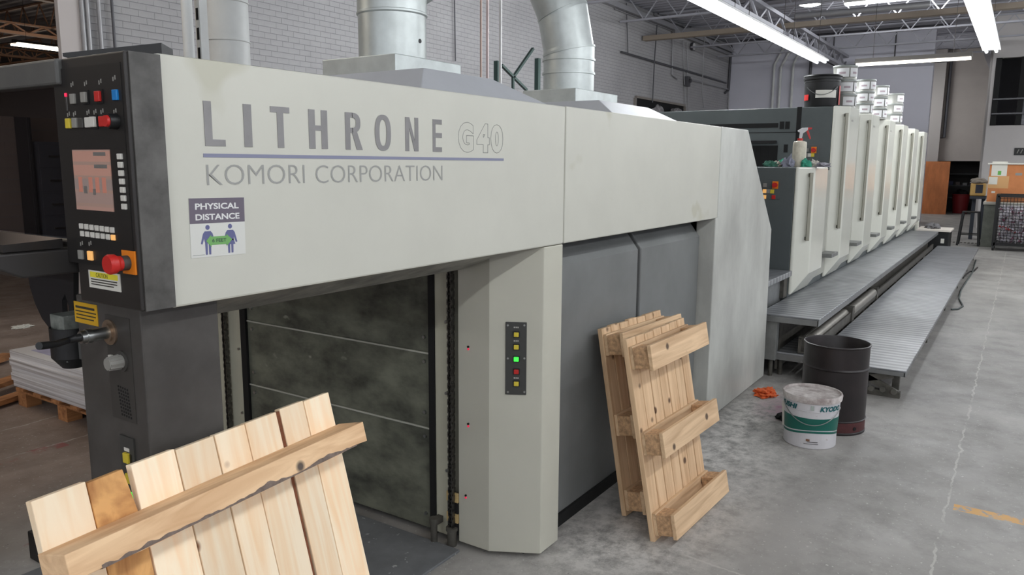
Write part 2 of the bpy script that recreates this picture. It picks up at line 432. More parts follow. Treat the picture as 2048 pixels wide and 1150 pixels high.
tag(MB().box(-9.2, -9.0, -9, 46, 0, 5.95).build('wall_behind', M_WALLW), kind='structure', label='wall of the hall behind the viewer')
tag(MB().box(-9.2, 40, 46, 46.2, 0, 5.95).build('wall_left', mat('brown_wall', rgb(110, 96, 86), .8)), kind='structure', label='far wall of the neighbouring hall')

# ceiling: ribbed deck, bar joists along y, girders along x
M_DECK = mat('dark_roof_deck', rgb(160, 160, 168), 0.8)
deck = MB(); xs = -9.2; prof = []
while xs < 40:
    prof += [(xs, 5.95), (xs + .10, 5.95), (xs + .13, 6.0), (xs + .27, 6.0)]; xs += .30
vs = []; fs = []
for i, (a, z) in enumerate(prof): vs += [(a, -9.2, z), (a, 46.2, z)]
for i in range(len(prof) - 1): fs.append((2 * i, 2 * i + 1, 2 * i + 3, 2 * i + 2))
deck.add(vs, fs); deck.box(-9.2, 40, -9.2, 46.2, 6.02, 6.1)
ce = tag(deck.build('ceiling', M_DECK), kind='structure', label='dark ribbed roof deck on open web joists')
M_JOIST = mat('joist_paint', rgb(165, 165, 172), 0.6)
M_JOISTB = mat('brown_joist_paint', rgb(170, 132, 108), 0.6)
def joist(x, y0, y1, zb, zt, m, step=0.9):
    b = MB(); b.box(x - .05, x + .05, y0, y1, zb, zb + .045); b.box(x - .05, x + .05, y0, y1, zt - .045, zt)
    y = y0; up = True
    while y + step / 2 <= y1:
        a, c = ((zb + .02, zt - .02) if up else (zt - .02, zb + .02))
        b.bar((x, y, a), (x, y + step / 2, c), .025); y += step / 2; up = not up
    return b.build('bar_joist', m, ce)
for x in (8.5, 11.0, 13.5, 16.0, 18.5, 21.0, 23.5, 26.0, 29.0): joist(x, -8.8, 8.95, 5.3, 5.93, M_JOIST)
for x in (2.0, 5.0, 8.0, 11.0, 14.0, 17.0, 20.0): joist(x, 9.5, 44, 5.2, 5.93, M_JOISTB)
for y in (12, 17, 22, 27, 32, 37, 42):
    b = MB(); b.box(-9, 39, y - .09, y + .09, 4.95, 5.02); b.box(-9, 39, y - .09, y + .09, 5.2, 5.24)
    for k in range(60): b.bar((-8 + k * .8, y, 5.0), (-8 + (k + .5) * .8, y, 5.22), .04); b.bar((-8 + (k + .5) * .8, y, 5.22), (-8 + (k + 1) * .8, y, 5.0), .04)
    b.build('girder', M_JOISTB, ce)
for y in (1.2, 5.2):
    b = MB(); b.box(-8.8, 33, y - .08, y + .08, 4.85, 4.93); b.box(-8.8, 33, y - .08, y + .08, 5.2, 5.28)
    k = -8.8
    while k < 32: b.bar((k, y, 4.89), (k + .6, y, 5.24), .05); b.bar((k + .6, y, 5.24), (k + 1.2, y, 4.89), .05); k += 1.2
    b.build('joist_girder', M_JOIST, ce)
MB().box(19.9, 20.1, -8.8, 8.95, 5.05, 5.17).build('beam', mat('tan_beam_paint', rgb(146, 134, 120), .6), ce)
MB().box(8, 27.4, 8.86, 8.98, 5.62, 5.74).build('wall_angle', mat('wall_angle_paint', rgb(150, 150, 154), .6), ce)

# ================================================================== LIGHT FIXTURES
M_TUBE = mat('fluorescent_tube', (1, 1, 1, 1), 0.4, emit=9.0, ecol=(0.93, 0.98, 1.0, 1))
M_TUBEW = mat('warm_fluorescent_tube', (1, 1, 1, 1), 0.4, emit=5.0, ecol=(1.0, 0.93, 0.80, 1))
M_FIX = mat('fixture_white', rgb(205, 205, 205), 0.5)
M_FIXD = mat('fixture_dark', rgb(62, 58, 54), 0.6)
def strip(label, c, length, along, power=None, tube=M_TUBE, body=M_FIX, colr=(0.95, 0.98, 1.0), drop=None, group='fluorescent strip lights', w=.26):
    t = Thing('strip_light', label, 'light', c, group)
    hx, hy = (length / 2, w / 2) if along == 0 else (w / 2, length / 2)
    x, y, z = c; drop = 5.955 - z - .13
    t.part(MB().box(x - hx, x + hx, y - hy, y + hy, z + .05, z + .075), 'reflector', body)
    sx, sy = (hx, .05) if along == 0 else (.05, hy)
    t.part(MB().box(x - sx, x + sx, y - sy, y + sy, z + .075, z + .13), 'ballast_channel', body)
    for s in (-1, 1):
        d = s * w * .27
        a, b = (((x - hx + .02, y + d, z + .025), (x + hx - .02, y + d, z + .025)) if along == 0 else ((x + d, y - hy + .02, z + .025), (x + d, y + hy - .02, z + .025)))
        t.part(MB().cyl(a, b, .022, seg=12), 'tube', tube)
        e = s * (length / 2 - .3)
        q = (x + e, y, z + .13) if along == 0 else (x, y + e, z + .13)
        t.part(MB().cyl(q, (q[0], q[1], z + .13 + drop), .004, seg=6), 'hanger_wire', M_FIXD)
    for s in (-1, 1):
        # the round tubes shine sideways as well as down: one lamp to either side
        ld = bpy.data.lights.new('strip_lamp', 'AREA'); ld.shape = 'RECTANGLE'
        ld.size, ld.size_y = (length, w * .4) if along == 0 else (w * .4, length)
        ld.energy = (LIGHT_W if power is None else power) * length / 4.8; ld.color = colr
        lo = bpy.data.objects.new('strip_lamp', ld); COL.objects.link(lo); lo.parent = t.e
        lo.location = (0, s * w * .3, -.012) if along == 0 else (s * w * .3, 0, -.012)
        lo.rotation_euler = (s * math.radians(60), 0, 0) if along == 0 else (0, -s * math.radians(60), 0)
    return t
for i, x in enumerate((14.3, 11.86, 9.42)):
    strip('long fluorescent strip over the printing units, %s' % ('end fixture nearest the far wall', 'middle fixture of the run', 'near fixture of the run')[i], (x, 3.36, 3.62), 2.42, 0, power=LIGHT_W * 4)
for i, x in enumerate((14.3, 11.86)):
    strip('bright fluorescent strip over the aisle, %s' % ('far fixture', 'near fixture')[i], (x, .66, 3.62), 2.42, 0)
strip('dark bodied strip light hanging crosswise over the far units', (16.2, 1.93, 3.62), 1.92, 1, power=30, tube=M_TUBEW, body=M_FIXD, colr=(1, .95, .86), w=.2)
for x in (-4.5, -1.5, 1.5, 4.5): strip('fluorescent strip in the row above the viewer', (x, -1.3, 3.62), 2.42, 0)
for x in (7.5, 12, 16.5, 21, 24.5): strip('added unseen fluorescent strip over the open floor right of the aisle', (x, -2.6, 4.0), 2.42, 0)  # row out of view, added to light the white end wall
for x in (-2, 4, 10): strip('added unseen fluorescent strip over the far right floor', (x, -6.0, 4.0), 2.42, 0, power=LIGHT_W * 2.2)  # unseen row added as low-angle fill
for x in (2.6, 6.0, 9.4): strip('added unseen fluorescent strip between press and brick wall', (x, 5.4, 4.7), 2.42, 0, power=9)  # unseen strips added to lift the light behind the press
for y in (-4.0, -1.0, 2.0, 5.0): strip('added unseen crosswise fluorescent strip far behind the viewer', (-7.0, y, 3.5), 2.42, 1, power=LIGHT_W * 1.5)  # unseen strips added to throw light into the pile bay
q = P(1800, 1, 0, 20.5)
strip('bright crosswise strip light at the top edge near the tan roof beam', (20.5, q.y, q.z), 2.42, 1, power=LIGHT_W * 3)
strip('added fluorescent strip hidden behind the white end wall', (30.3, 4.7, 4.4), 2.42, 0, power=LIGHT_W * 3)  # added out of sight to brighten the buff wall by the doorway
for x in (14.3, 18.8): strip('added unseen crosswise fluorescent strip right of the far aisle', (x, -2.4, 4.1), 2.42, 1, power=LIGHT_W * 1.6)  # unseen pair added to shine on the white end wall
M_HALLT = mat('hall_tube', (1, 1, 1, 1), .4, emit=14, ecol=(1, .86, .66, 1))
q = P(140, 104, 1, 20)
for i, (x, y, z) in enumerate(((q.x, 20.0, q.z), (q.x + 2.2, 27.0, q.z), (-1.5, 10.0, 4.4), (1.5, 6.5, 4.4))):
    strip('warm strip light in the neighbouring hall, %s' % ('nearest one seen over the hood', 'farther one seen over the hood', 'added one hidden by the press', 'added unseen one beside the wall end')[i], (x, y, z), 2.6, 0, power=LIGHT_W, tube=M_HALLT, body=M_FIXD, colr=(1, .88, .74), w=.5)  # the last two are unseen, added to brighten the hall
# high bay lamp near the roof
q = P(1620, 10, 0, 19.0)
hb = Thing('high_bay_lamp', 'small glowing high bay lamp up among the roof joists', 'light', q)
hb.part(MB().lathe(q, [(.05, .22), (.08, .2), (.24, .02), (.25, 0), (.23, 0)], 28), 'reflector', M_FIX)
hb.part(MB().lathe(q, [(.0, -.03), (.15, -.02), (.22, .01), (.0, .012)], 28), 'lamp_glass', M_TUBE)
hb.part(MB().cyl((q.x, q.y, q.z + .2), (q.x, q.y, 5.93), .012, seg=8), 'stem', M_FIXD)

# ================================================================== DELIVERY UNIT
DL = Thing('press_delivery_unit', 'large beige and charcoal delivery end of an offset printing press', 'printing press', (3.6, 2.8, 0))
PY = 1.65
dp = DL.part
SP1 = dp(MB().box(1.049, 2.906, PY, PY + .03, 1.407, 1.99), 'side_panel', M_BEIGE, bevel=.006)
dp(MB().box(2.914, 4.928, PY, PY + .03, 1.407, 1.992), 'side_panel', M_BEIGE, bevel=.006)
dp(MB().prism([(4.936, 1.993), (5.506, 1.994), (6.263, 1.248), (6.292, .03), (4.905, .03), (4.905, 1.407), (4.936, 1.407)], 1, PY, PY + .13), 'end_panel', mat('beige_scuffed', rgb(196, 197, 190), .45, var=.13, scale=2.4, col2=rgb(166, 166, 160), stretch=(1, 1, .5)), bevel=.006)
dp(MB().box(2.3, 5.5, PY + .03, 3.88, 1.46, 1.975), 'housing', M_DARK)
dp(MB().box(1.06, 2.3, PY + .03, 3.95, 1.95, 1.975), 'hood_roof', M_DARK)
dp(MB().box(2.72, 6.2, 1.86, 3.88, .03, 1.46).prism([(5.5, 1.46), (5.5, 1.97), (6.18, 1.25), (6.2, 1.0)], 1, 1.7, 3.88), 'lower_housing', M_DARK)
dp(MB().box(2.75, 6.2, 1.74, 3.85, 0, .06), 'plinth', M_BLACKM)
dp(MB().box(2.3, 6.2, 3.88, 3.93, 1.41, 1.99), 'far_side_panel', M_BEIGE)
# grey doors with inward slanted tops
for a, b in ((2.93, 3.925), (3.965, 4.895)):
    dp(MB().prism([(1.75, .06), (1.75, 1.285), (1.86, 1.43), (1.90, 1.43), (1.90, .06)], 0, a, b), 'door', M_DOOR, bevel=.008)
dp(MB().box(3.92, 3.97, 1.88, 1.92, .06, 1.45), 'door_gap_strip', M_BLACKM)
# chamfered column
dp(MB().prism([(2.645, 2.03), (2.645, 1.86), (2.755, 1.655), (2.912, 1.655), (2.912, 2.03)], 2, .022, 1.404), 'column', mat('column_beige', rgb(190, 188, 174), .45, var=.05, scale=3), bevel=.004)
# pile bay
for a, b in ((.03, .525), (.531, .885), (.891, 1.37)):
    pn = dp(MB().box(2.66, 2.69, 2.20, 3.50, a, b), 'bay_panel', M_BAY, bevel=.003)
    if b < 1: dp(MB().box(2.656, 2.664, 2.20, 3.50, b - .003, b + .005), 'edge_highlight', mat('panel_edge_highlight', rgb(176, 176, 164), .4), pn)  # pale strip paints the highlight along the panel's top edge
    for yy in (2.235, 3.46):
        for zz in (a + .07, b - .04): dp(MB().cyl((2.662, yy, zz), (2.652, yy, zz), .010, .008, seg=10), 'bolt', M_STEEL, pn)
dp(MB().box(2.645, 2.70, 2.165, 2.20, .02, 1.36), 'seal_strip', M_BLACKM)
dp(MB().box(2.645, 2.70, 3.50, 3.545, .02, 1.36), 'seal_strip', M_BLACKM)
for y0, y1 in ((2.085, 2.165), (3.545, 3.80)):
    g = dp(MB().box(2.65, 2.70, y0, y1, .03, 1.40), 'guide_post', M_BEIGE2, bevel=.003)
    for zz in (.35, .72, 1.05): dp(MB().cyl((2.652, y0 + .012 if y0 < 3 else y0 + .02, zz), (2.642, y0 + .012 if y0 < 3 else y0 + .02, zz), .008, seg=8), 'bolt', M_STEEL, g)
dp(MB().box(2.68, 2.72, 2.02, 2.09, .03, 1.40), 'chain_channel', mat('chain_channel_shade', rgb(120, 118, 106), .6))
M_CHAIN = mat('oily_chain_steel', rgb(110, 108, 104), .35, .9, var=.5, scale=40)
for yc in (2.058, 3.66):
    ch = MB(); z = .05; k = 0
    while z < 1.385:
        dy = .011 if k % 2 else .007
        for s in (-1, 1): ch.box(2.618, 2.642, yc + s * dy - .002, yc + s * dy + .002, z, z + .026)
        ch.cyl((2.63, yc - .012, z + .013), (2.63, yc + .012, z + .013), .007, seg=6); z += .019; k += 1
    o = dp(ch, 'lift_chain', M_CHAIN)
for yy in (2.10, 2.0):
    pass
dp(MB().cyl((2.60, 2.14, 0), (2.60, 2.14, .10), .016).cyl((2.60, 2.14, .10), (2.60, 2.14, .125), .022).box(2.60, 2.66, 2.125, 2.155, .09, .12), 'chain_anchor', M_GREASE)
dp(MB().cyl((2.63, 2.058, 0), (2.63, 2.058, .075), .022).cyl((2.63, 2.058, .075), (2.63, 2.058, .09), .028), 'chain_anchor', M_GREASE)
tp = MB()
for z0 in (.11, .21): dp(MB().box(2.638, 2.646, 2.03, 2.095, z0, z0 + .045), 'hazard_tape', mat('faded_tape', rgb(196, 170, 118), .7), label='faded yellow tape')
for z0, z1 in ((.155, .21), (.05, .11)): dp(MB().box(2.640, 2.646, 2.03, 2.09, z0, z1), 'hazard_tape', M_BLACKM, label='black tape')
for zz, px in ((1.0, 937), (.60, 937), (.25, 932)):
    q = P(px, {1.0: 696, .60: 850, .25: 993}[zz], 0, 2.645)
    sn = dp(MB().cyl((2.646, q.y, q.z + .006), (2.640, q.y, q.z + .006), .005, seg=12), 'sensor', M_BLACK)
    dp(MB().cyl((2.646, q.y, q.z - .005), (2.641, q.y, q.z - .005), .0045, seg=10), 'sensor_lamp', M_PINKLED, sn)
# shroud below the panel in the bay, floor plate, far posts
dp(MB().prism([(1.68, 1.41), (1.72, 1.405), (1.98, 1.30), (2.0, 1.33), (1.9, 1.46), (1.68, 1.46)], 0, 1.20, 2.62), 'bay_shroud', mat('shroud_grey', rgb(168, 166, 156), .5, var=.35, scale=7, col2=rgb(112, 110, 104)), bevel=.003)
dp(MB().box(1.25, 2.60, 1.99, 3.4, .0, .012), 'floor_plate', mat('grey_floor_plate', rgb(114, 116, 118), .5, var=.2, scale=9, spots=(rgb(170, 172, 170), 40, .68)), bevel=.002)
dp(MB().box(1.06, 1.3, 3.60, 3.88, 0, 1.46), 'far_post', M_TOWER)

# --- lettering on the side panel
R_, U_ = (1, 0, 0), (0, 0, 1)
for ch, a, b in (('L', 405, 449), ('I', 484, 503), ('T', 538, 579), ('H', 614, 654), ('R', 687, 722), ('O', 746, 781), ('N', 807, 836), ('E', 862, 883)):
    lt = MB(); x0 = P(a + 3, 250, 1, PY).x; x1 = P(b, 250, 1, PY).x; w = x1 - x0; z0, z1 = 1.787, 1.893; s = w * (.37 if ch == 'L' else .33)
    if ch == 'I': pl_ = [[(0, 0), (w, 0), (w, 1), (0, 1)]]
    hh = z1 - z0; t = .026
    def rect(u0, u1, v0, v1): lt.box(x0 + u0, x0 + u1, PY - .0015, PY, z0 + v0, z0 + v1)
    if ch == 'L': rect(0, s, 0, hh); rect(s, w, 0, .016)
    elif ch == 'I': rect(0, w, 0, hh)
    elif ch == 'T': rect(0, w, hh - .015, hh); rect(w / 2 - s / 2, w / 2 + s / 2, 0, hh - .015)
    elif ch == 'H': rect(0, s, 0, hh); rect(w - s, w, 0, hh); rect(s, w - s, hh * .47, hh * .60)
    elif ch == 'E':
        rect(0, s * .9, 0, hh)
        for v in (0, .44, .855): rect(s * .9, w, hh * v, hh * (v + .145))
    elif ch == 'N':
        rect(0, s * .85, 0, hh); rect(w - s * .85, w, 0, hh)
        lt.prism([(x0 + s * .3, z1), (x0 + s * .95, z1), (x0 + w - s * .3, z0), (x0 + w - s * .95, z0)], 1, PY - .0014, PY)
    else:
        def ring(cx, cz, rx, rz, tx, tz, a0, a1, n=28):
            vs = []; fs = []
            for i in range(n + 1):
                t_ = a0 + (a1 - a0) * i / n; c, s_ = math.cos(t_), math.sin(t_)
                for k in (1, 0):
                    ex = math.copysign(abs(c) ** .8, c); ez = math.copysign(abs(s_) ** .8, s_)
                    vs.append((cx + (rx - (0 if k else tx)) * ex, PY - .0015, cz + (rz - (0 if k else tz)) * ez))
            for i in range(n): fs.append((2 * i, 2 * i + 1, 2 * i + 3, 2 * i + 2))
            lt.add(vs, fs)
        if ch == 'O': ring(x0 + w / 2, (z0 + z1) / 2, w / 2, hh / 2 + .001, s * .85, .015, 0, 2 * math.pi, 48)
        else:
            rect(0, s * .9, 0, hh)
            ring(x0 + w * .42, z0 + hh * .73, w * .52, hh * .27, s * .85, .014, -math.pi / 2, math.pi / 2)
            rect(s * .9, w * .45, hh - .014, hh); rect(s * .9, w * .45, hh * .46, hh * .46 + .014)
            lt.prism([(x0 + w * .38, z0 + hh * .5), (x0 + w * .38 + s, z0 + hh * .5), (x0 + w + .004, z0), (x0 + w - s * .95, z0)], 1, PY - .0014, PY)
    dp(lt, 'letter', M_LETTER, SP1)
for ch, a, b in (('G', 916, 947), ('4', 953, 979), ('0', 981, 1006)):
    gt = MB(); x0 = P(a, 270, 1, PY).x; x1 = P(b, 270, 1, PY).x
    put_text(gt, ch, (x0, PY, 1.787), R_, U_, x1 - x0, .106, .0004, offset=.055, outline=.009)
    dp(gt, 'outlined_letter', M_OUT, SP1)
dp(MB().box(1.152, 2.438, PY - .0012, PY, 1.760, 1.769), 'underline', M_LINE, SP1)
def letters(word, xa, xb, z, h):
    v, f = text_geo(word, -.012); wx0 = min(q[0] for q in v); wx1 = max(q[0] for q in v)
    # connected pieces of the word, one letter each
    par = list(range(len(v)))
    def root(i):
        while par[i] != i: par[i] = par[par[i]]; i = par[i]
        return i
    for fc_ in f:
        for k in fc_[1:]: par[root(k)] = root(fc_[0])
    grp = {}
    for fc_ in f: grp.setdefault(root(fc_[0]), []).append(fc_)
    y0 = min(q[1] for q in v); y1 = max(q[1] for q in v)
    for fs in grp.values():
        ids = sorted({i for fc_ in fs for i in fc_}); mp_ = {a: b for b, a in enumerate(ids)}
        mb = MB().add([(xa + (v[i][0] - wx0) / (wx1 - wx0) * (xb - xa), PY - .001, z + (v[i][1] - y0) / (y1 - y0) * h) for i in ids], [tuple(mp_[i] for i in fc_) for fc_ in fs])
        dp(mb, 'letter', M_LETTER2, SP1)
letters('KOMORI', 1.158, P(609, 350, 1, PY).x, 1.693, .050)
letters('CORPORATION', P(631, 350, 1, PY).x, 2.068, 1.692, .050)

# --- button plate on the chamfer of the column
A = Vector((2.645, 1.86, 0)); Bc = Vector((2.755, 1.655, 0)); CH = (Bc - A).normalized(); CN = CH.cross(Vector((0, 0, 1))).normalized()
if CN.y > 0: CN = -CN
def on_ch(px, py):
    d = RW @ Vector((px - W / 2, -(py - H / 2), -F)); o = Vector((0, 0, CAMZ)); n = Vector((CN.x, CN.y, 0))
    t = (A - o).dot(n) / d.dot(n); p = o + d * t
    return p
def plate(c, u, n, w, h, d, mb=None):
    """box of width w along u, height h, standing d proud of the face along n"""
    mb = mb or MB(); u = Vector(u); n = Vector(n); z = Vector((0, 0, 1)); c = Vector(c)
    vs = [c + u * (sx * w / 2) + z * (sz * h / 2) + n * (k * d) for sz in (-1, 1) for k in (0, 1) for sx in (-1, 1)]
    return mb.hexa(vs)
p0 = on_ch(1032, 717); pw = (on_ch(1053, 717) - on_ch(1011, 717)).length; ph = on_ch(1032, 644).z - on_ch(1032, 789).z
bp_ = dp(plate(p0, CH, CN, pw, ph, .006), 'button_plate', mat('plate_charcoal', rgb(62, 62, 60), .45), bevel=.002)
for py, m in ((668, M_YEL), (693, M_YEL), (717, M_GRN), (742, M_RED), (766, M_YEL)):
    c = on_ch(1033, py) + CN * .006
    dp(plate(c, CH, CN, .028, .026, .005), 'button_bezel', M_BLACK, bp_); dp(plate(c + CN * .005, CH, CN, .021, .020, .006), 'button', m, bp_, bevel=.002)
for px in (1016, 1049):
    for py in (650, 716, 783):
        c = on_ch(px, py) + CN * .006; dp(MB().cyl(c, c + CN * .002, .0045, seg=8), 'screw', M_STEEL, bp_)
for py, s in ((654, 'MG'), (681, 'IC'), (755, 'UP')):
    c = on_ch(1026, py) + CN * .006; mb = MB()
    for k in range(3): plate(c + CH * (.006 + .008 * k), CH, CN, .004, .006, .0008, mb)
    dp(mb, 'symbol', M_WKEY, bp_)

# --- control head and tower column
FX = 0.967
HEAD = dp(MB().box(FX, 1.047, 1.642, 1.905, 1.412, 1.985), 'control_head', M_HEAD, bevel=.004)
dp(MB().box(.975, 1.049, 1.638, 1.642, 1.412, 1.985), 'head_side_skin', mat('scuffed_head_side', rgb(92, 90, 87), .42, var=.4, scale=9, col2=rgb(60, 58, 55)), HEAD)
NF = Vector((-1, 0, 0)); UF = Vector((0, -1, 0))
def fq(px, py, x=FX): return P(px, py, 0, x)
def face(c4, name, m, d=.0015, x=FX, parent=None, **k):
    """quad given by its 4 pixel corners on the front face x, standing d proud"""
    a = [fq(*p, x) for p in c4]
    y0 = sum(q.y for q in (a[0], a[3])) / 2; y1 = sum(q.y for q in (a[1], a[2])) / 2
    z1 = (a[0].z + a[1].z) / 2; z0 = (a[2].z + a[3].z) / 2
    return dp(MB().box(x - d, x, min(y0, y1), max(y0, y1), z0, z1), name, m, parent, **k), (y0, y1, z0, z1)
# raised control foil
face([(108, 142), (240, 122), (272, 545), (138, 520)], 'control_foil', mat('control_foil_black', rgb(33, 31, 30), .4), .002, parent=HEAD)
def scr_mat():
    m = bpy.data.materials.new('control_screen'); m.use_nodes = True; nt = m.node_tree; N = nt.nodes; L = nt.links; b = N['Principled BSDF']
    b.inputs['Roughness'].default_value = .2
    tc = N.new('ShaderNodeTexCoord'); br = N.new('ShaderNodeTexBrick'); mp = N.new('ShaderNodeMapping')
    mp.inputs['Rotation'].default_value = (math.pi / 2, 0, math.pi / 2); mp.inputs['Scale'].default_value = (1, 1, 1)
    L.new(tc.outputs['Object'], mp.inputs[0]); L.new(mp.outputs[0], br.inputs['Vector'])
    br.inputs['Scale'].default_value = 1; br.inputs['Brick Width'].default_value = .032; br.inputs['Row Height'].default_value = .026; br.inputs['Mortar Size'].default_value = .004
    br.inputs['Color1'].default_value = rgb(186, 140, 124); br.inputs['Color2'].default_value = rgb(150, 134, 128); br.inputs['Mortar'].default_value = rgb(164, 136, 124)
    L.new(br.outputs['Color'], b.inputs['Base Color']); L.new(br.outputs['Color'], b.inputs['Emission Color']); b.inputs['Emission Strength'].default_value = .16
    return m
so, (sy0, sy1, sz0, sz1) = face([(146, 299), (220, 300), (232, 425), (158, 417)], 'screen', scr_mat(), .004, parent=HEAD)
sc_ = MB()
def sbar(u0, u1, v0, v1, mb): mb.box(FX - .0046, FX - .004, sy0 + (sy1 - sy0) * u1, sy0 + (sy1 - sy0) * u0, sz0 + (sz1 - sz0) * v0, sz0 + (sz1 - sz0) * v1)
for u in (.12, .40, .58, .76):
    sc_ = MB(); sbar(u, u + .10, .30, .55, sc_)
    dp(sc_, 'screen_bar', mat('screen_bar_red', rgb(196, 130, 112), .3, emit=.12, ecol=rgb(196, 130, 112)), HEAD)
for q in ((.58, .92, .70, .76), (.58, .9, .90, .96), (.25, .34, .28, .40), (.5, .57, .26, .36)):
    sd_ = MB(); sbar(*q, sd_)
    dp(sd_, 'screen_box', mat('screen_box_grey', rgb(120, 116, 112), .3), HEAD)
def key(px, py, m, w=.020, h=.023, d=.007, parent=HEAD, x=FX, bez=False):
    c = fq(px, py, x); 
    if bez: dp(plate(c, UF, NF, w + .008, h + .008, .005), 'button_bezel', M_BLACK, parent)
    dp(plate(c + NF * (.004 if bez else 0), UF, NF, w, h, d), 'button', m, parent, bevel=.0015)
for px, py, m, bz in ((149, 198, M_GKEY, 0), (174, 195, M_GKEY, 1), (202, 193, M_RED, 1), (234, 190, M_BLUE, 0), (140, 247, M_YEL, 0), (153, 246, M_GKEY, 0), (166, 246, M_DKEY, 0), (179, 245, M_WKEY, 0), (192, 244, M_WKEY, 1), (207, 243, M_RED, 0)):
    key(px, py, m, bez=bz)
key(135, 205, mat('led_strip_body', rgb(70, 68, 66), .4), .008, .040, .003); key(134, 190, M_PINKLED, .008, .009, .005)
c = fq(234, 243)
kn = dp(MB().cyl(c, c + NF * .022, .018, .016, seg=24), 'rotary_switch', M_BLACK, HEAD); dp(MB().cyl(c + NF * .022, c + NF * .028, .013, .012, seg=24), 'rotary_cap', M_RED, HEAD)
for i in range(7): t = i / 6; key(243 + 9 * t, 313 + 100 * t, M_WKEY, .017, .013)
for r in range(2):
    for i in range(7): t = i / 6; key(165 + 62 * t + 2 * r, 452 + 8 * t + 15 * r, M_WKEY if (r, i) != (1, 6) else M_AMB, .016, .013, .005)
key(165, 509, M_GKEY, .020, .022); key(184, 511, M_AMB, .020, .022)
face([(246, 499), (271, 503), (275, 551), (249, 545)], 'stop_plate', M_ORG, .004, parent=HEAD)
c = fq(258, 525)
dp(MB().cyl(c, c + NF * .02, .017, seg=24), 'stop_collar', M_DKEY, HEAD)
st = MB(); c2 = c + NF * .016
for (a, r0), (b, r1) in zip([(0, .016), (.012, .018), (.018, .022), (.030, .023), (.035, .020)][:-1], [(0, .016), (.012, .018), (.018, .022), (.030, .023), (.035, .020)][1:]):
    st.cyl(c2 + NF * a, c2 + NF * b, r0, r1, seg=28, caps=(a > .025))
dp(st, 'stop_button', M_RED, HEAD, label='red mushroom emergency stop button')
_, (a0, a1, b0, b1) = face([(178, 538), (241, 550), (243, 586), (181, 572)], 'caution_label', M_STICK, .0022, parent=HEAD)
dp(MB().box(FX - .003, FX - .0022, a1 + .008, a0 - .008, b1 - .016, b1 - .003), 'caution_band', M_STICKY, HEAD)
tx = MB(); put_text(tx, 'CAUTION', (FX, a0 - .035, b1 - .0145), UF, (0, 0, 1), .05, .010, .0034)
for k in range(3): tx.box(FX - .0027, FX - .0022, a1 + .012 + .015 * (k == 2), a0 - .010, b1 - .022 - .006 * k, b1 - .0195 - .006 * k)
dp(tx, 'caution_text', M_INK, HEAD)
for px, py in ((146, 170), (173, 168), (202, 165), (230, 158), (139, 230), (151, 229), (178, 226), (192, 225), (206, 224), (232, 224), (165, 488), (182, 488)):
    c = fq(px, py); mb = MB()
    for k in range(2): plate(c + Vector((0, .004 - .008 * k, .003 * k)), UF, NF, .004, .009, .0026, mb)
    dp(mb, 'key_symbol', M_GKEY, HEAD)

LX = 1.005
TW = dp(MB().box(LX, 1.215, 1.715, 2.005, 0, 1.412), 'tower_column', M_TOWER, bevel=.004)
_, (a0, a1, b0, b1) = face([(148, 601), (194, 611), (198, 654), (152, 642)], 'notice_sticker', M_GOLD, .0015, x=LX, parent=TW)
tx = MB()
for k, (l, r, hh) in enumerate(((.008, .012, .006), (.006, .006, .003), (.010, .008, .003), (.008, .018, .003))): tx.box(LX - .002, LX - .0015, a1 + r, a0 - l, b1 - .016 - .009 * k, b1 - .016 - .009 * k + hh)
dp(tx, 'notice_text', M_INK, TW)
face([(205, 625), (262, 640), (272, 850), (232, 832)], 'access_plate', mat('access_plate', rgb(60, 57, 54), .5, var=.15), .0015, x=LX, parent=TW)
c = fq(222, 664, LX)
dp(MB().cyl(c, c + NF * .006, .032, seg=24).cyl(c + NF * .006, c + NF * .012, .022, seg=20), 'socket_flange', mat('worn_brass_steel', rgb(170, 150, 130), .35, .8, var=.3, scale=30), TW)
dp(MB().cyl(c + NF * .006, c + NF * .075, .015, seg=18).cyl(c + NF * .05, c + NF * .062, .018, seg=18), 'cable_socket', M_STEEL, TW)
e = fq(78, 692, LX - .19)
mid = c + NF * .10
dp(MB().tube([c + NF * .072, c + NF * .085, mid + Vector((0, .01, -.004)), mid.lerp(e, .5) + Vector((0, 0, -.004)), e], [.010, .009, .008, .0085, .009], 12), 'cable', M_BLACK, TW)
c = fq(246, 722, LX)
dp(MB().cyl(c, c + NF * .005, .026, seg=24), 'knob_dial', M_DKEY, TW)
kb = MB().cyl(c + NF * .005, c + NF * .04, .017, .015, seg=20)
for i in range(10):
    t = i * math.pi / 5; kb.cyl(c + NF * .008 + Vector((0, math.cos(t), math.sin(t))) * .0165, c + NF * .038 + Vector((0, math.cos(t), math.sin(t))) * .0145, .003, seg=6)
dp(kb, 'knob', M_GKEY, TW)
key(225, 716, M_WKEY, .014, .018, .008, TW, LX)
gr = MB()
for i in range(9):
    for j in range(5):
        c = fq(238 + j * 4.5 + i * 1.0, 772 + i * 7 + j * 2.0, LX) + NF * .0016; gr.cyl(c, c + NF * .0006, .0034, seg=6)
dp(gr, 'speaker_holes', M_BLACKM, TW)
_, (a0, a1, b0, b1) = face([(241, 866), (268, 878), (284, 1040), (255, 1026)], 'button_plate', MATS['plate_charcoal'], .005, x=LX, parent=TW)
for py, px, m in ((914, 259, M_YEL), (955, 264, M_YEL), (993, 269, M_GRN), (1030, 272, M_RED)):
    key(px, py, m, .022, .026, .012, TW, LX)
face([(252, 893), (262, 896), (263, 903), (253, 900)], 'plate_symbol', M_WKEY, .006, x=LX, parent=TW)
face([(258, 905), (266, 908), (270, 935), (262, 932)], 'button_shade', M_BLACK, .006, x=LX, parent=TW)

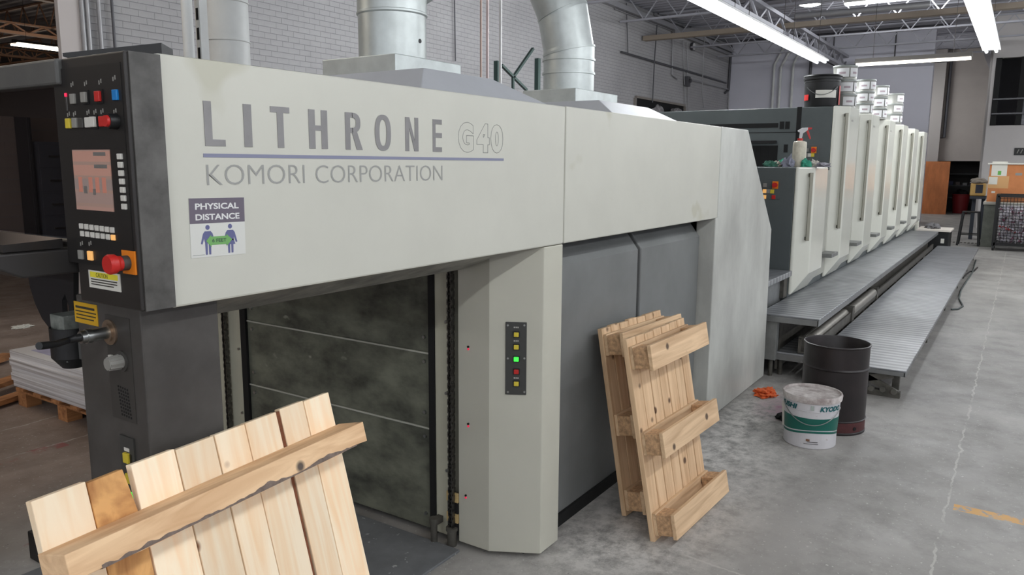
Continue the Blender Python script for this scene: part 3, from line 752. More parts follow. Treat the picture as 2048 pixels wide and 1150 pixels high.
# --- front hood with smoked pane and tray
dp(MB().prism([(1.905, 1.985), (4.0, 1.985), (4.0, 1.925), (1.905, 1.925)], 0, .955, 1.06), 'hood_rail', M_DARK, bevel=.006)
sm = bpy.data.materials.new('smoked_acrylic'); sm.use_nodes = True
nt = sm.node_tree; b = nt.nodes['Principled BSDF']
b.inputs['Base Color'].default_value = rgb(20, 19, 20); b.inputs['Roughness'].default_value = .06
tr = nt.nodes.new('ShaderNodeBsdfTransparent'); tr.inputs[0].default_value = (.72, .68, .68, 1)
mx = nt.nodes.new('ShaderNodeMixShader'); mx.inputs[0].default_value = .12
nt.links.new(tr.outputs[0], mx.inputs[1]); nt.links.new(b.outputs[0], mx.inputs[2]); nt.links.new(mx.outputs[0], nt.nodes['Material Output'].inputs[0])
dp(MB().box(.985, .993, 1.905, 3.9, 1.56, 1.93), 'smoked_pane', sm)
dp(MB().box(.985, 1.02, 3.88, 3.95, 1.5, 1.93), 'pane_post', M_DARK)
q = P(70, 515, 0, .88)
dp(MB().prism([(.80, 1.535), (.80, 1.505), (.86, 1.475), (1.0, 1.475), (1.0, 1.555), (.98, 1.555), (.98, 1.535)], 1, 1.945, 3.9), 'hood_tray', mat('tray_black', rgb(50, 48, 47), .4), bevel=.004)
dp(MB().prism([(.83, 1.537), (.83, 1.555), (.965, 1.56), (.965, 1.537)], 1, 1.965, 2.6), 'tray_slats', mat('tray_slats', rgb(44, 42, 41), .3))
# curved guard plate hanging below the tray
gp = [(55, 545), (60, 575), (70, 607), (84, 637), (100, 658), (126, 650), (124, 600), (130, 588), (137, 612), (139, 655), (147, 655), (147, 540)]
gp = [P(a, b, 0, 1.13) for a, b in gp]
dp(MB().prism([(q.y, q.z) for q in gp], 0, 1.13, 1.145), 'curved_guard', mat('guard_black', rgb(26, 26, 30), .5))

# black slab lying on the hood
single(MB().hexa([(1.1, 2.155, 2.022), (1.222, 1.90, 1.9755), (1.20, 2.25, 2.022), (1.31, 1.985, 1.9755), (1.1, 2.155, 2.031), (1.222, 1.90, 2.053), (1.20, 2.25, 2.031), (1.31, 1.985, 2.053)]),
       'black_board', M_BLACK, 'thin black slab resting on top of the delivery hood', 'board', (1.25, 2.0, 1.9755))
# printed sign stuck on the side panel
SG = Thing('distancing_sign', 'white and violet square sign reading PHYSICAL DISTANCE on the beige panel', 'sign', (1.18, PY, 1.59))
def sg(px, py): return P(px, py, 1, PY)
o_ = sg(382, 517); r_ = (sg(491, 507) - o_); u_ = (sg(374, 397) - o_); w_ = r_.length; h_ = u_.length; r_.normalize(); u_ = (u_ - r_ * u_.dot(r_)).normalized()
NS = Vector((0, -1, 0))
def sp(u, v): return o_ + r_ * (u * w_) + u_ * (v * h_)
def flat(pts, l0, l1, mb=None):
    mb = mb or MB(); n = len(pts); vs = [sp(*p) + NS * l0 for p in pts] + [sp(*p) + NS * l1 for p in pts]
    mb.add(vs, [tuple(range(n))[::-1], tuple(range(n, 2 * n))] + [(i, (i + 1) % n, n + (i + 1) % n, n + i) for i in range(n)]); return mb
SG.part(flat([(0, 0), (1, 0), (1, 1), (0, 1)], 0, .0012), 'sheet', mat('sign_paper', rgb(208, 208, 202), .4))
SG.part(flat([(0, .575), (1, .575), (1, 1), (0, 1)], .0012, .0016), 'header', mat('sign_violet', rgb(104, 96, 108), .4))
tx = MB(); put_text(tx, 'PHYSICAL', sp(.10, .81), r_, u_, w_ * .79, h_ * .105, .002, offset=.03); put_text(tx, 'DISTANCE', sp(.10, .63), r_, u_, w_ * .80, h_ * .105, .002, offset=.03)
SG.part(tx, 'header_text', mat('sign_white', rgb(216, 216, 214), .5))
M_FIG = mat('sign_figure_blue', rgb(96, 98, 138), .5)
for cx, skirt in ((.305, False), (.715, True)):
    f = flat([(cx + .038 * math.cos(i * math.pi / 8), .505 + .042 * math.sin(i * math.pi / 8)) for i in range(16)], .0012, .0016)
    flat([(cx - .055, .44), (cx + .055, .44), (cx + .075, .40), (cx + .06, .26), (cx - .06, .26), (cx - .075, .40)], .0012, .0016, f)
    for s in (-1, 1):
        flat([(cx + s * .06, .43), (cx + s * .085, .40), (cx + s * .13, .23), (cx + s * .10, .22), (cx + s * .055, .36)], .0012, .0015, f)
        flat([(cx + s * .008, .27), (cx + s * .055, .27), (cx + s * .048, .04), (cx + s * .012, .04)], .0012, .0015, f)
    if skirt: flat([(cx - .06, .28), (cx + .06, .28), (cx + .09, .19), (cx - .09, .19)], .0012, .0016, f)
    SG.part(f, 'figure', M_FIG)
SG.part(flat([(.27, .275), (.36, .375), (.36, .345), (.64, .345), (.64, .375), (.745, .275), (.64, .165), (.64, .20), (.36, .20), (.36, .165)], .0016, .0021), 'arrow', mat('sign_green', rgb(112, 166, 96), .5))
tx = MB(); put_text(tx, '6 FEET', sp(.375, .245), r_, u_, w_ * .26, h_ * .062, .0025, offset=.02); SG.part(tx, 'arrow_text', mat('sign_dark', rgb(62, 84, 70), .5))
SG.part(flat([(.03, .04), (.24, .04), (.24, .045), (.03, .045)], .0012, .0014), 'small_print', mat('sign_dark', rgb(62, 84, 70), .5))

# ================================================================== DUCTS ABOVE THE DELIVERY
def vent_hood(label, xa, xb, ya, yb, zt, base, top):
    t = Thing('vent_hood', label, 'vent hood', ((xa + xb) / 2, (ya + yb) / 2, 1.975))
    (bx0, bx1, by0, by1), (tx0, tx1, ty0, ty1) = base, top
    z0, z1 = 1.975, zt - .10
    t.part(MB().hexa([(bx0, by0, z0), (bx1, by0, z0), (bx0, by1, z0), (bx1, by1, z0), (tx0, ty0, z1), (tx1, ty0, z1), (tx0, ty1, z1), (tx1, ty1, z1)]), 'hood_skirt', M_HOODG, bevel=.004)
    t.part(MB().box(xa, xb, ya, yb, z1 + .001, zt), 'transition_box', M_GALV, bevel=.004)
    return t
v1 = vent_hood('grey skirted vent hood with galvanised box under the straight round duct', 3.07, 3.625, 2.75, 3.285, 2.305, (2.6, 4.25, 2.2, 3.6), (2.97, 3.55, 2.48, 3.45))
v2 = vent_hood('grey skirted vent hood with galvanised box under the bent duct', 4.985, 5.67, 2.75, 3.20, 2.29, (4.75, 6.35, 2.2, 3.6), (4.9, 5.75, 2.52, 3.5))
v1.part(MB().box(3.0, 3.35, 2.39, 2.42, 2.06, 2.085), 'blue_lint', mat('blue_lint', rgb(150, 190, 205), .95, bump=.8, bscale=200))
def ringz(mb, c, z, r, h=.012):
    mb.lathe((c[0], c[1], z), [(r, -h), (r + .008, -h * .4), (r + .008, h * .4), (r, h)], 40); return mb
c = (3.35, 3.02); r = .188
d1 = Thing('round_duct', 'straight vertical galvanised duct with a tape joint above the press', 'duct', (c[0], c[1], 2.305))
d1.part(MB().lathe((c[0], c[1], 0), [(r, 2.306), (r, 2.56), (r + .004, 2.565), (r + .004, 2.78), (r + .004, 5.9)], 48), 'pipe', M_GALV)
for z in (2.56, 2.66, 3.0, 3.4, 4.0, 4.8): d1.part(ringz(MB(), c, z, r), 'seam_ring', M_GALV)
b_ = MB(); q = P(832, 83, 1, 2.86); b_.cyl(q, q + Vector((.0, -.03, 0)), .012, seg=10); d1.part(b_, 'screw_cap', M_BLACK)
b_ = MB(); b_.cyl((3.48, 2.98, 2.72), (3.85, 2.78, 3.05), .11, .16, seg=30); d1.part(b_, 'branch_collar', M_GALV)
c = (5.32, 3.0); r = .195
d2 = Thing('elbow_duct', 'galvanised round duct bending up and away to the left', 'duct', (c[0], c[1], 2.29))
pts = [Vector((c[0], c[1], 2.291)), Vector((c[0], c[1], 2.56)), Vector((c[0], c[1] + .0, 2.62))]
path = [Vector((c[0], c[1], 2.291)), Vector((c[0], c[1], 2.60))]
dirs = [(0, 0, 1), (-.10, .16, 1), (-.2, .36, .95), (-.26, .5, .8), (-.28, .56, .72)]
lens = [.0, .30, .30, .34, 3.2]
p = path[-1].copy(); rings = []
for dv, ln in zip(dirs[1:], lens[1:]):
    rings.append((p.copy(), Vector(dv).normalized())); p = p + Vector(dv).normalized() * ln
    if p.z > 5.6: p = path[-1] + (p - path[-1]) * ((5.6 - path[-1].z) / (p.z - path[-1].z))
    path.append(p.copy())
segs = list(zip(path[:-1], path[1:]))
for k, (a, b) in enumerate(segs):
    d2.part(MB().tube([a - (b - a).normalized() * (.03 if k else 0), b + (b - a).normalized() * (.03 if k < 4 else 0)], r - .002 * (k % 2), 44, caps=False), 'gore', M_GALV)
for a, dv in rings + [(path[0] + Vector((0, 0, .14)), Vector((0, 0, 1))), (path[0] + Vector((0, 0, .24)), Vector((0, 0, 1)))]:
    d2.part(MB().cyl(a - dv * .008, a + dv * .008, r + .008, seg=44), 'seam_ring', M_GALV)
dv = Vector(dirs[-1]).normalized()
for k in range(1, 5):
    a = path[-2] + dv * (.5 * k)
    d2.part(MB().cyl(a - dv * .008, a + dv * .008, r + .007, seg=44), 'seam_ring', M_GALV)
q = P(456, 110, 1, 5.8); c = (q.x, 5.8); r = .182
d3 = Thing('white_duct', 'white painted spiral duct standing before the brick wall', 'duct', (c[0], c[1], 0))
d3.part(MB().lathe((c[0], c[1], 0), [(r, 0.0), (r, 5.9)], 48), 'pipe', M_WHITEP)
for k in range(18): d3.part(ringz(MB(), c, .2 + .32 * k, r, .008), 'seam_ring', M_WHITEP)
q = P(385, 60, 1, 5.55)
ps = Thing('strut_post', 'white slotted steel strut beside the white duct', 'post', (q.x + .06, 5.55, 0))
ps.part(MB().box(q.x + .05, q.x + .12, 5.52, 5.58, 0, 5.9), 'channel', M_WHITEP)
for k in range(30): ps.part(MB().box(q.x + .046, q.x + .05, 5.537, 5.563, 1.5 + k * .15, 1.5 + k * .15 + .09), 'slot', M_BLACKM)
single(MB().cyl((q.x - .04, 5.55, 0), (q.x - .04, 5.55, 5.9), .042, seg=20), 'white_pipe', M_WHITEP, 'thick white standpipe left of the slotted strut', 'pipe', (q.x - .04, 5.55, 0))
for px, col_, nm, rr in ((962, (190, 166, 154), 'tan', .012), (975, (202, 184, 182), 'pinkish', .015), (1001, (205, 205, 203), 'white', .016)):
    q = P(px, 80, 1, 5.0)
    single(MB().cyl((q.x, 5.0, 0), (q.x, 5.0, 5.9), rr, seg=12), 'thin_pipe', mat('pipe_' + nm, rgb(*col_), .5), 'thin %s pipe running up between the two galvanised ducts' % nm, 'pipe', (q.x, 5, 0), 'thin vertical pipes')

# ================================================================== CONDUITS AND FITTINGS ON THE BRICK WALL
def wall_pipe(label, pix, r=.02, m=M_GREASE, name='conduit', y=8.95, ext=None):
    pts = [P(a, b, 1, y) for a, b in pix]
    for q in pts: q.z = min(q.z, 5.84); q.x = min(q.x, 27.35)
    if ext == 'v':
        pts = [Vector((pts[0].x, y, 5.85)), Vector((pts[0].x, y, max(pts[-1].z, .3)))]
    t = MB().tube(pts, r, 8)
    return single(t, name, m, label, 'pipe', pts[-1], 'conduits on the brick wall')
M_COND = mat('conduit_grey', rgb(150, 150, 152), .45, .3); M_CONDD = mat('conduit_dark', rgb(86, 86, 90), .5, .3)
for i, px in enumerate((165, 176, 199, 226)):
    a = P(px, 40, 1, 8.95)
    single(MB().cyl((a.x, 8.95, 2.0), (a.x, 8.95, 5.9), .024 if i != 3 else .016, seg=10), 'conduit', M_COND if i != 3 else M_CONDD, '%s vertical conduit at the left end of the brick wall' % ('leftmost', 'second', 'third', 'rightmost')[i], 'pipe', (a.x, 8.95, 2.0), 'conduits on the brick wall')
wall_pipe('long dark conduit running level along the brick wall', [(1243, 104), (1300, 121), (1400, 150), (1452, 166)], .03, M_CONDD)
wall_pipe('level conduit ending in two drops beside the dark riser', [(1375, 158), (1458, 179), (1460, 222)], .025, M_COND)
wall_pipe('dark cranked riser in the corner of the brick wall', [(1530, 86), (1464, 91), (1462, 100), (1457, 180), (1450, 186)], .045, M_CONDD)
wall_pipe('thin conduit dropping to a small switch box', [(1346, 62), (1344, 150), (1354, 158)], .02, M_COND)
wall_pipe('dark cable hanging before the wall opening', [(1314, 50), (1309, 120), (1305, 205)], .018, M_CONDD, 'cable', 8.85)
wall_pipe('thin cable dropping to a grey hand piece', [(1409, 70), (1404, 185), (1407, 215)], .014, M_COND, 'cable', 8.85)
wall_pipe('pair of thin drops below the level conduit, left one', [(1366, 80), (1371, 222)], .012, M_COND)
wall_pipe('pair of thin drops below the level conduit, right one', [(1374, 85), (1377, 222)], .012, M_COND)
wall_pipe('faint vertical cable left of the bent duct', [(909, 0), (911, 122)], .012, M_CONDD, 'cable')
wall_pipe('faint cable high on the wall right of the bent duct', [(1253, 0), (1256, 110)], .012, M_CONDD, 'cable')
wall_pipe('sloping conduit high on the brick wall', [(1229, 0), (1230, 18), (1345, 62)], .016, M_COND)
wall_pipe('inclined pipe on brackets near the wall top', [(1310, 22), (1400, 62), (1440, 79)], .035, M_COND, y=8.93)
a = P(1370, 70, 1, 8.9)
single(MB().bar(P(1348, 63, 1, 8.9), P(1475, 53, 1, 8.2), .07, .12).bar(P(1358, 68, 1, 8.9), P(1468, 112, 1, 8.95), .07, .08), 'wall_bracket', M_COND, 'grey steel bracket arm high on the brick wall', 'bracket', a)
sp_ = Thing('wall_fan', 'small round spot fitting on the brick wall', 'fitting', P(1388, 93, 1, 8.9))
q = P(1388, 93, 1, 8.9); sp_.part(MB().cyl(q, q + Vector((0, .1, 0)), .14, .10, seg=20), 'head', M_CONDD); sp_.part(MB().cyl(q - Vector((0, .01, 0)), q, .11, seg=20), 'lens', M_FIX)
q = P(1375, 163, 1, 8.9)
single(MB().cb(q, .22, .12, .3).cyl(q + Vector((0, -.06, .02)), q + Vector((0, -.12, .02)), .06, seg=14), 'valve_box', M_CONDD, 'dark valve box at the joint of two conduits', 'valve', q, bevel=.01)
# opening with wrapped bundles
a0, a1, c0, c1 = HOLE
op = Thing('window_2', 'dark opening in the brick wall holding wrapped bundles', None, ((a0 + a1) / 2, 9, c0), kind='structure')
op.part(MB().box(a0, a1, 9.0, 9.05, c0, c1), 'dark_back', M_BLACKM)
op.part(MB().box(a0, a1, 8.93, 9.02, c1, c1 + .06).box(a1, a1 + .06, 8.93, 9.02, c0, c1).box(a0 - .06, a0, 8.93, 9.02, c0, c1), 'frame', mat('frame_grey', rgb(128, 122, 116), .7))
def blob(c, sx, sy, sz, seed=0, n=14, amp=.3, flat_base=True):
    vs = []; fs = []
    for i in range(n + 1):
        th = math.pi * i / n
        for j in range(2 * n):
            f = math.pi * j / n; d_ = Vector((math.sin(th) * math.cos(f), math.sin(th) * math.sin(f), math.cos(th))); k = 1 + amp * (1.1 * mnoise.noise(d_ * 1.7 + Vector((seed * 7.3, 0, 0))) + .9 * mnoise.noise(d_ * 4.2 + Vector((0, seed * 5.1, 0))))
            z = math.cos(th) * k
            if flat_base: z = max(z, -.35) + .35
            vs.append((c[0] + sx * math.sin(th) * math.cos(f) * k, c[1] + sy * math.sin(th) * math.sin(f) * k, c[2] + sz * z))
    for i in range(n):
        for j in range(2 * n):
            k = (j + 1) % (2 * n); fs.append((i * 2 * n + j, (i + 1) * 2 * n + j, (i + 1) * 2 * n + k, i * 2 * n + k))
    return MB().add(vs, fs, True)
M_WRAP = mat('plastic_wrap', rgb(150, 148, 148), .25, var=.6, scale=6, bump=.6, bscale=14)
for i, (u, w) in enumerate(((.28, .42), (.68, .5))):
    x = a0 + (a1 - a0) * u
    tag(blob((x, 8.76, 2.95), w, .16, .32, i, amp=.2).build('wrapped_bundle', M_WRAP, None, org=(x, 8.8, 2.95)), 'crinkled plastic wrapped bundle, %s one in the wall opening' % ('left', 'right')[i], 'bundle', 'bundles in the wall opening')
tag(MB().box(a0 - .2, a1 + .2, 8.55, 8.98, 2.84, 2.948).build('ledge_shelf', M_CONDD, None, org=(a0, 8.6, 2.84)), 'dark ledge below the wall opening', 'shelf')
# green rack uprights with braces
rk = Thing('rack_frame', 'dark green steel rack frame with crossed braces before the brick wall', 'rack', (9.5, 7.4, 0))
ra, rb = P(994, 150, 1, 7.5), P(1075, 150, 1, 7.5)
M_RACK = mat('rack_green', rgb(46, 66, 62), .5)
za = P(994, 122, 1, 7.5).z; zb = P(1075, 117, 1, 7.5).z
rk.part(MB().box(ra.x - .04, ra.x + .04, 7.46, 7.54, 0, za), 'upright', M_RACK); rk.part(MB().box(rb.x - .04, rb.x + .04, 7.46, 7.54, 0, zb), 'upright', M_RACK)
rk.part(MB().bar(P(1003, 130, 1, 7.5), P(1053, 180, 1, 7.5), .05, .04), 'brace', M_RACK); rk.part(MB().bar(P(1066, 97, 1, 7.5), P(1026, 155, 1, 7.5), .05, .04), 'brace', M_RACK)
rk.part(MB().bar(P(1026, 155, 1, 7.5), P(1026, 185, 1, 7.5), .04, .04), 'brace', M_RACK)
rk.part(MB().box(ra.x, rb.x, 7.47, 7.53, 1.2, 1.28), 'beam', M_RACK)

# ================================================================== PRINTING UNITS
X0, PITCH, YA, ZB = 7.37, 1.44, 1.735, .55
def unit(k, label):
    x0 = X0 + PITCH * k; tall = k > 0; zt = 2.375 if tall else 1.735; d = .125
    t = Thing('printing_unit', label, 'printing unit', (x0 + .7, 2.7, 0), 'printing units in a row')
    t.part(MB().box(x0 + .002, x0 + PITCH - .004, 1.76, 3.75, .0, zt - .005), 'body', M_UNITDK, bevel=.006)
    xC, yC, xD = x0 + d, YA - d, x0 + .675
    A_, C_, D_, E_ = (x0, YA), (xC, yC), (xD, yC), (xD, 1.759)
    zc = .75; bx_ = (x0, 1.759)
    vs = [(*A_, zt), (*C_, zt), (*D_, zt), (*E_, zt), (*bx_, zt), (*A_, ZB), (*C_, zc), (*D_, zc), (xD, YA, ZB), (*E_, ZB), (*bx_, ZB)]
    fs = [(0, 1, 2, 3, 4), (0, 5, 6, 1), (1, 6, 7, 2), (5, 8, 7, 6), (2, 7, 8, 9, 3), (3, 9, 10, 4), (4, 10, 5, 0), (5, 10, 9, 8)]
    dr = t.part(MB().add(vs, [f[::-1] for f in fs]), 'door', M_CREAM, bevel=.012, seg=3)
    n = Vector((-1, -1, 0)).normalized(); u = Vector((1, -1, 0)).normalized()
    cc = Vector((x0 + d * .68, YA - d * .68, 0))
    z1, z0 = (2.28, 1.10) if tall else (1.665, 1.08)
    hb_ = MB(); 
    for a in (z0, z1): hb_.bar(cc + Vector((0, 0, a)), cc + n * .035 + Vector((0, 0, a)), .022, .03)
    t.part(hb_, 'handle_mount', M_GREASE, dr)
    t.part(MB().bar(cc + n * .030 + Vector((0, 0, z0 - .02)), cc + n * .030 + Vector((0, 0, z1 + .02)), .030, .012, up=tuple(n)), 'handle', mat('handle_bronze', rgb(150, 148, 134), .4, .2), dr)
    # plain guard behind the door, up to the next unit
    t.part(MB().box(xD + .006, x0 + PITCH - .006, 1.735, 1.76, ZB + .05, zt - .03), 'guard', mat('guard_grey', rgb(170, 170, 160), .4), bevel=.006)
    if k < 6:
        t.part(MB().box(x0 + PITCH - .34, x0 + PITCH - .02, 1.60, 1.735, .80, .84), 'step_bracket', M_TREADDK, bevel=.004)
    if k:
        c = Vector((xC + .12, yC - .001, 2.22)); t.part(MB().box(c.x, c.x + .09, c.y - .001, c.y, c.z, c.z + .02), 'nameplate', M_GKEY, dr)
    return t, x0, zt
names = ['short cream printing unit nearest the delivery end', 'first tall cream printing unit, carrying the black bucket', 'second tall cream printing unit, behind the bucket unit',
         'third tall cream printing unit from the bucket', 'fourth tall cream printing unit from the bucket', 'fifth tall cream printing unit, second from the far end', 'last tall cream printing unit at the far end']
U = [unit(k, names[k]) for k in range(7)]
t, x0, zt = U[6]
t.part(MB().box(x0 + PITCH, x0 + PITCH + .12, 1.70, 3.75, 0, 2.30), 'end_cover', M_CREAM, bevel=.01)
def estop(t, px, py, x, size, lay):
    c = P(px, py, 0, x); bpl = t.part(plate(c + Vector((0, size * .7, -size * .8)), UF, NF, size * 3.6, size * 4.2, .004), 'control_plate', M_UNITDK, bevel=.002)
    t.part(plate(c + NF * .004, UF, NF, size * 1.2, size * 1.5, .006), 'stop_plate', M_ORG, bpl)
    t.part(MB().cyl(c + NF * .01, c + NF * .04, size * .5, seg=20), 'stop_button', M_RED, bpl)
    for du, dv, m in lay: t.part(plate(c + Vector((0, -du * size, dv * size)) + NF * .004, UF, NF, size * .75, size * .8, .008), 'button', m, bpl, bevel=.001)
estop(U[0][0], 1551, 370, X0 + .002, .045, ((-2.1, -.05, M_GKEY), (-2.1, -1.3, M_AMB), (-1.35, -1.3, M_GKEY), (-.55, -1.35, M_YEL), (-2.1, -2.5, M_AMB), (-.2, -2.5, M_RED)))
estop(U[1][0], 1628, 300, X0 + PITCH + .002, .045, ((-1.6, 0, M_GKEY), (-1.6, -1.2, M_GKEY), (-.9, -1.2, M_WKEY), (-.2, -1.2, M_YEL)))
# vents and seams on the slate side of the first tall unit
t1 = U[1][0]; SXX = X0 + PITCH + .002
def sface(t, c4, name, m, d, x):
    a = [P(*p, 0, x) for p in c4]; return t.part(MB().box(x - d, x, min(q.y for q in a), max(q.y for q in a), (a[2].z + a[3].z) / 2, (a[0].z + a[1].z) / 2), name, m)
sface(t1, [(1420, 249), (1556, 246), (1556, 255), (1420, 258)], 'vent_slot', M_BLACKM, .003, SXX)
sface(t1, [(1490, 283), (1553, 280), (1553, 286), (1490, 289)], 'ledge', M_BLACK, .03, SXX)
sface(t1, [(1350, 267), (1594, 264), (1594, 265.2), (1350, 268.2)], 'seam', M_BLACKM, .002, SXX)
sface(t1, [(1595, 214), (1596.5, 214), (1596.5, 332), (1595, 332)], 'seam', M_BLACKM, .002, SXX)
for i in range(6):
    sface(t1, [(1505 + i * 8.5, 291), (1511 + i * 8.5, 291), (1511 + i * 8.5, 332), (1505 + i * 8.5, 332)], 'grille_slot', M_BLACKM, .003, SXX)
for i in range(2): sface(t1, [(1560 + i * 11, 243), (1568 + i * 11, 243), (1568 + i * 11, 258), (1560 + i * 11, 258)], 'grille_slot', M_BLACKM, .003, SXX)
sface(t1, [(1568, 289), (1575, 289), (1575, 305), (1568, 305)], 'grille_slot', M_BLACKM, .003, SXX)

# ================================================================== WALKWAYS
def tread_mat(name, col, sc):
    m = bpy.data.materials.new(name); m.use_nodes = True; nt = m.node_tree; N = nt.nodes; L = nt.links; b = N['Principled BSDF']
    b.inputs['Metallic'].default_value = .55; b.inputs['Roughness'].default_value = .42
    tc = N.new('ShaderNodeTexCoord'); n = N.new('ShaderNodeTexNoise'); n.inputs['Scale'].default_value = 3.5; n.inputs['Detail'].default_value = 6
    L.new(tc.outputs['Object'], n.inputs['Vector'])
    r = N.new('ShaderNodeValToRGB'); r.color_ramp.elements[0].position = .3; r.color_ramp.elements[1].position = .7
    r.color_ramp.elements[0].color = tuple(c * .72 for c in col[:3]) + (1,); r.color_ramp.elements[1].color = col
    L.new(n.outputs['Fac'], r.inputs[0])
    wv = N.new('ShaderNodeTexWave'); wv.wave_type = 'BANDS'; wv.bands_direction = 'X'; wv.inputs['Scale'].default_value = sc
    w2 = N.new('ShaderNodeTexWave'); w2.wave_type = 'BANDS'; w2.bands_direction = 'DIAGONAL'; w2.inputs['Scale'].default_value = sc * .8
    L.new(tc.outputs['Object'], wv.inputs['Vector']); L.new(tc.outputs['Object'], w2.inputs['Vector'])
    ad = N.new('ShaderNodeMath'); ad.operation = 'MULTIPLY'; L.new(wv.outputs['Fac'], ad.inputs[0]); L.new(w2.outputs['Fac'], ad.inputs[1])
    mx = N.new('ShaderNodeMix'); mx.data_type = 'RGBA'; mx.blend_type = 'MULTIPLY'
    rm = N.new('ShaderNodeMapRange'); rm.inputs[3].default_value = .62; rm.inputs[4].default_value = 1.2; L.new(wv.outputs['Fac'], rm.inputs[0])
    mx.inputs[0].default_value = 1; L.new(r.outputs[0], mx.inputs[6]); L.new(rm.outputs[0], mx.inputs[7]); L.new(mx.outputs[2], b.inputs['Base Color'])
    bp = N.new('ShaderNodeBump'); bp.inputs['Strength'].default_value = .35; bp.inputs['Distance'].default_value = .004
    L.new(ad.outputs[0], bp.inputs['Height']); L.new(bp.outputs[0], b.inputs['Normal'])
    return m
M_TREAD = tread_mat('diamond_tread', rgb(168, 170, 173), 3.2)
M_TREADE = tread_mat('diamond_tread_edge', rgb(150, 151, 150), 16)
def walk(label, x0, x1, y0, y1, z, th, supports, seg):
    t = Thing('raised_walkway', label, 'walkway', ((x0 + x1) / 2, (y0 + y1) / 2, 0), 'diamond plate walkways')
    n = max(1, round((x1 - x0) / seg)); L_ = (x1 - x0) / n
    for i in range(n):
        t.part(MB().box(x0 + i * L_ + .001, x0 + (i + 1) * L_ - .001, y0, y1, z - .012, z), 'tread_plate', M_TREAD, bevel=.004)
    t.part(MB().box(x0, x0 + .012, y0 + .004, y1 - .004, z - th, z - .012), 'front_lip', M_TREADE, bevel=.003)
    t.part(MB().box(x0, x1, y0 + .002, y0 + .016, z - th, z - .012), 'side_lip', M_TREADE, bevel=.003)
    for x in supports:
        for y in ((y0 + .22, y1 - .08) if z > .4 else (y0 + .08, y1 - .08)): t.part(MB().box(x - .025, x + .025, y - .025, y + .025, 0, z - .012), 'leg', M_GREASE)
    return t
wu = walk('narrow upper diamond plate walkway beneath the unit doors', 6.40, 16.6, 1.268, 1.755, .53, .06, (7.4, 8.6, 10.6, 12.6, 14.6, 16.3), 2.55)
wl = walk('wide lower diamond plate walkway beside the aisle', 6.33, 17.1, .61, 1.30, .22, .045, (6.5, 8.6, 10.7, 12.8, 15.0, 16.9), 2.7)
wu.part(MB().box(6.42, 6.52, 1.60, 1.76, .14, .47), 'side_plate', M_TREADDK, bevel=.003)
wu.part(MB().cyl((6.45, 1.64, 0), (6.45, 1.64, .15), .018, seg=12), 'leg', M_GREASE)
wu.part(MB().box(6.50, 16.5, 1.60, 1.62, .05, .5), 'skirt', M_GREASE)
for x in (6.36, 6.46, 6.40): pass
wl.part(MB().bar((6.36, .70, .175), (6.36, 1.22, .03), .03, .05).bar((6.36, .95, .17), (6.36, .66, .03), .03, .05).box(6.34, 6.40, .64, 1.28, .0, .045), 'front_brace', M_GREASE)
for i in range(7): q = (6.36 + .02 * (i % 2), .68 + .08 * i, .045); wl.part(MB().cyl(q, (q[0] - .05, q[1], q[2] + .01), .022, seg=10), 'roller_foot', M_GREASE)
ls = Thing('step_plate', 'small low diamond plate step behind the dark drum', 'step', (6.7, 1.47, 0))
ls.part(MB().box(6.47, 7.2, 1.33, 1.63, .192, .208), 'tread_plate', M_TREAD, bevel=.004); ls.part(MB().box(6.47, 6.485, 1.335, 1.625, .14, .192), 'front_lip', M_TREADE)
for x in (6.53, 7.1):
    for y in (1.38, 1.58): ls.part(MB().cyl((x, y, 0), (x, y, .193), .018, seg=12), 'leg', M_GREASE)
# rail and rollers in the gap between the walkways
rl = Thing('roller_rail', 'greasy rail with two long rollers between the walkways', 'rail', (9, 1.33, 0))
rl.part(MB().box(6.5, 16.5, 1.325, 1.345, .225, .30).box(6.5, 16.5, 1.42, 1.44, .225, .33).box(6.5, 16.5, 1.325, 1.44, .212, .225), 'channel', M_GREASE)
rl.part(MB().cyl((6.75, 1.385, .29), (8.15, 1.385, .29), .045, seg=20), 'roller', mat('dull_roller', rgb(150, 146, 138), .5, .5, var=.2))
rl.part(MB().cyl((8.3, 1.36, .29), (9.7, 1.36, .29), .05, seg=20), 'roller', MATS['dull_roller'])
rl.part(MB().box(6.55, 6.62, 1.35, 1.45, .212, .34).cyl((6.58, 1.35, .26), (6.52, 1.32, .26), .03, seg=12), 'end_bracket', M_GREASE)
rl.part(MB().box(8.17, 8.28, 1.31, 1.42, .212, .35), 'end_bracket', M_GREASE); rl.part(MB().box(9.72, 9.8, 1.31, 1.42, .212, .35), 'end_bracket', M_GREASE)
for x in (9, 11.5, 14, 16.4): rl.part(MB().box(x - .03, x + .03, 1.33, 1.43, 0, .212), 'stand', M_GREASE)
# step between the delivery and the first unit
sb = Thing('step_block', 'grey metal step block between delivery end and short unit', 'step', (6.9, 2.0, .53))
zs = .785
sb.part(MB().box(6.32, 7.33, 1.72, 2.3, zs - .05, zs), 'tread_plate', M_TREAD, bevel=.006); sb.part(MB().box(6.42, 7.28, 1.80, 2.3, .5, zs - .05), 'riser', mat('riser_grey', rgb(126, 128, 128), .5, .3, var=.3))
sb.part(MB().box(7.24, 7.36, 1.765, 1.80, .535, zs - .05), 'corner_post', M_GREASE); sb.part(MB().box(6.42, 7.36, 1.9, 2.3, .0, .5), 'pedestal', M_DARK)
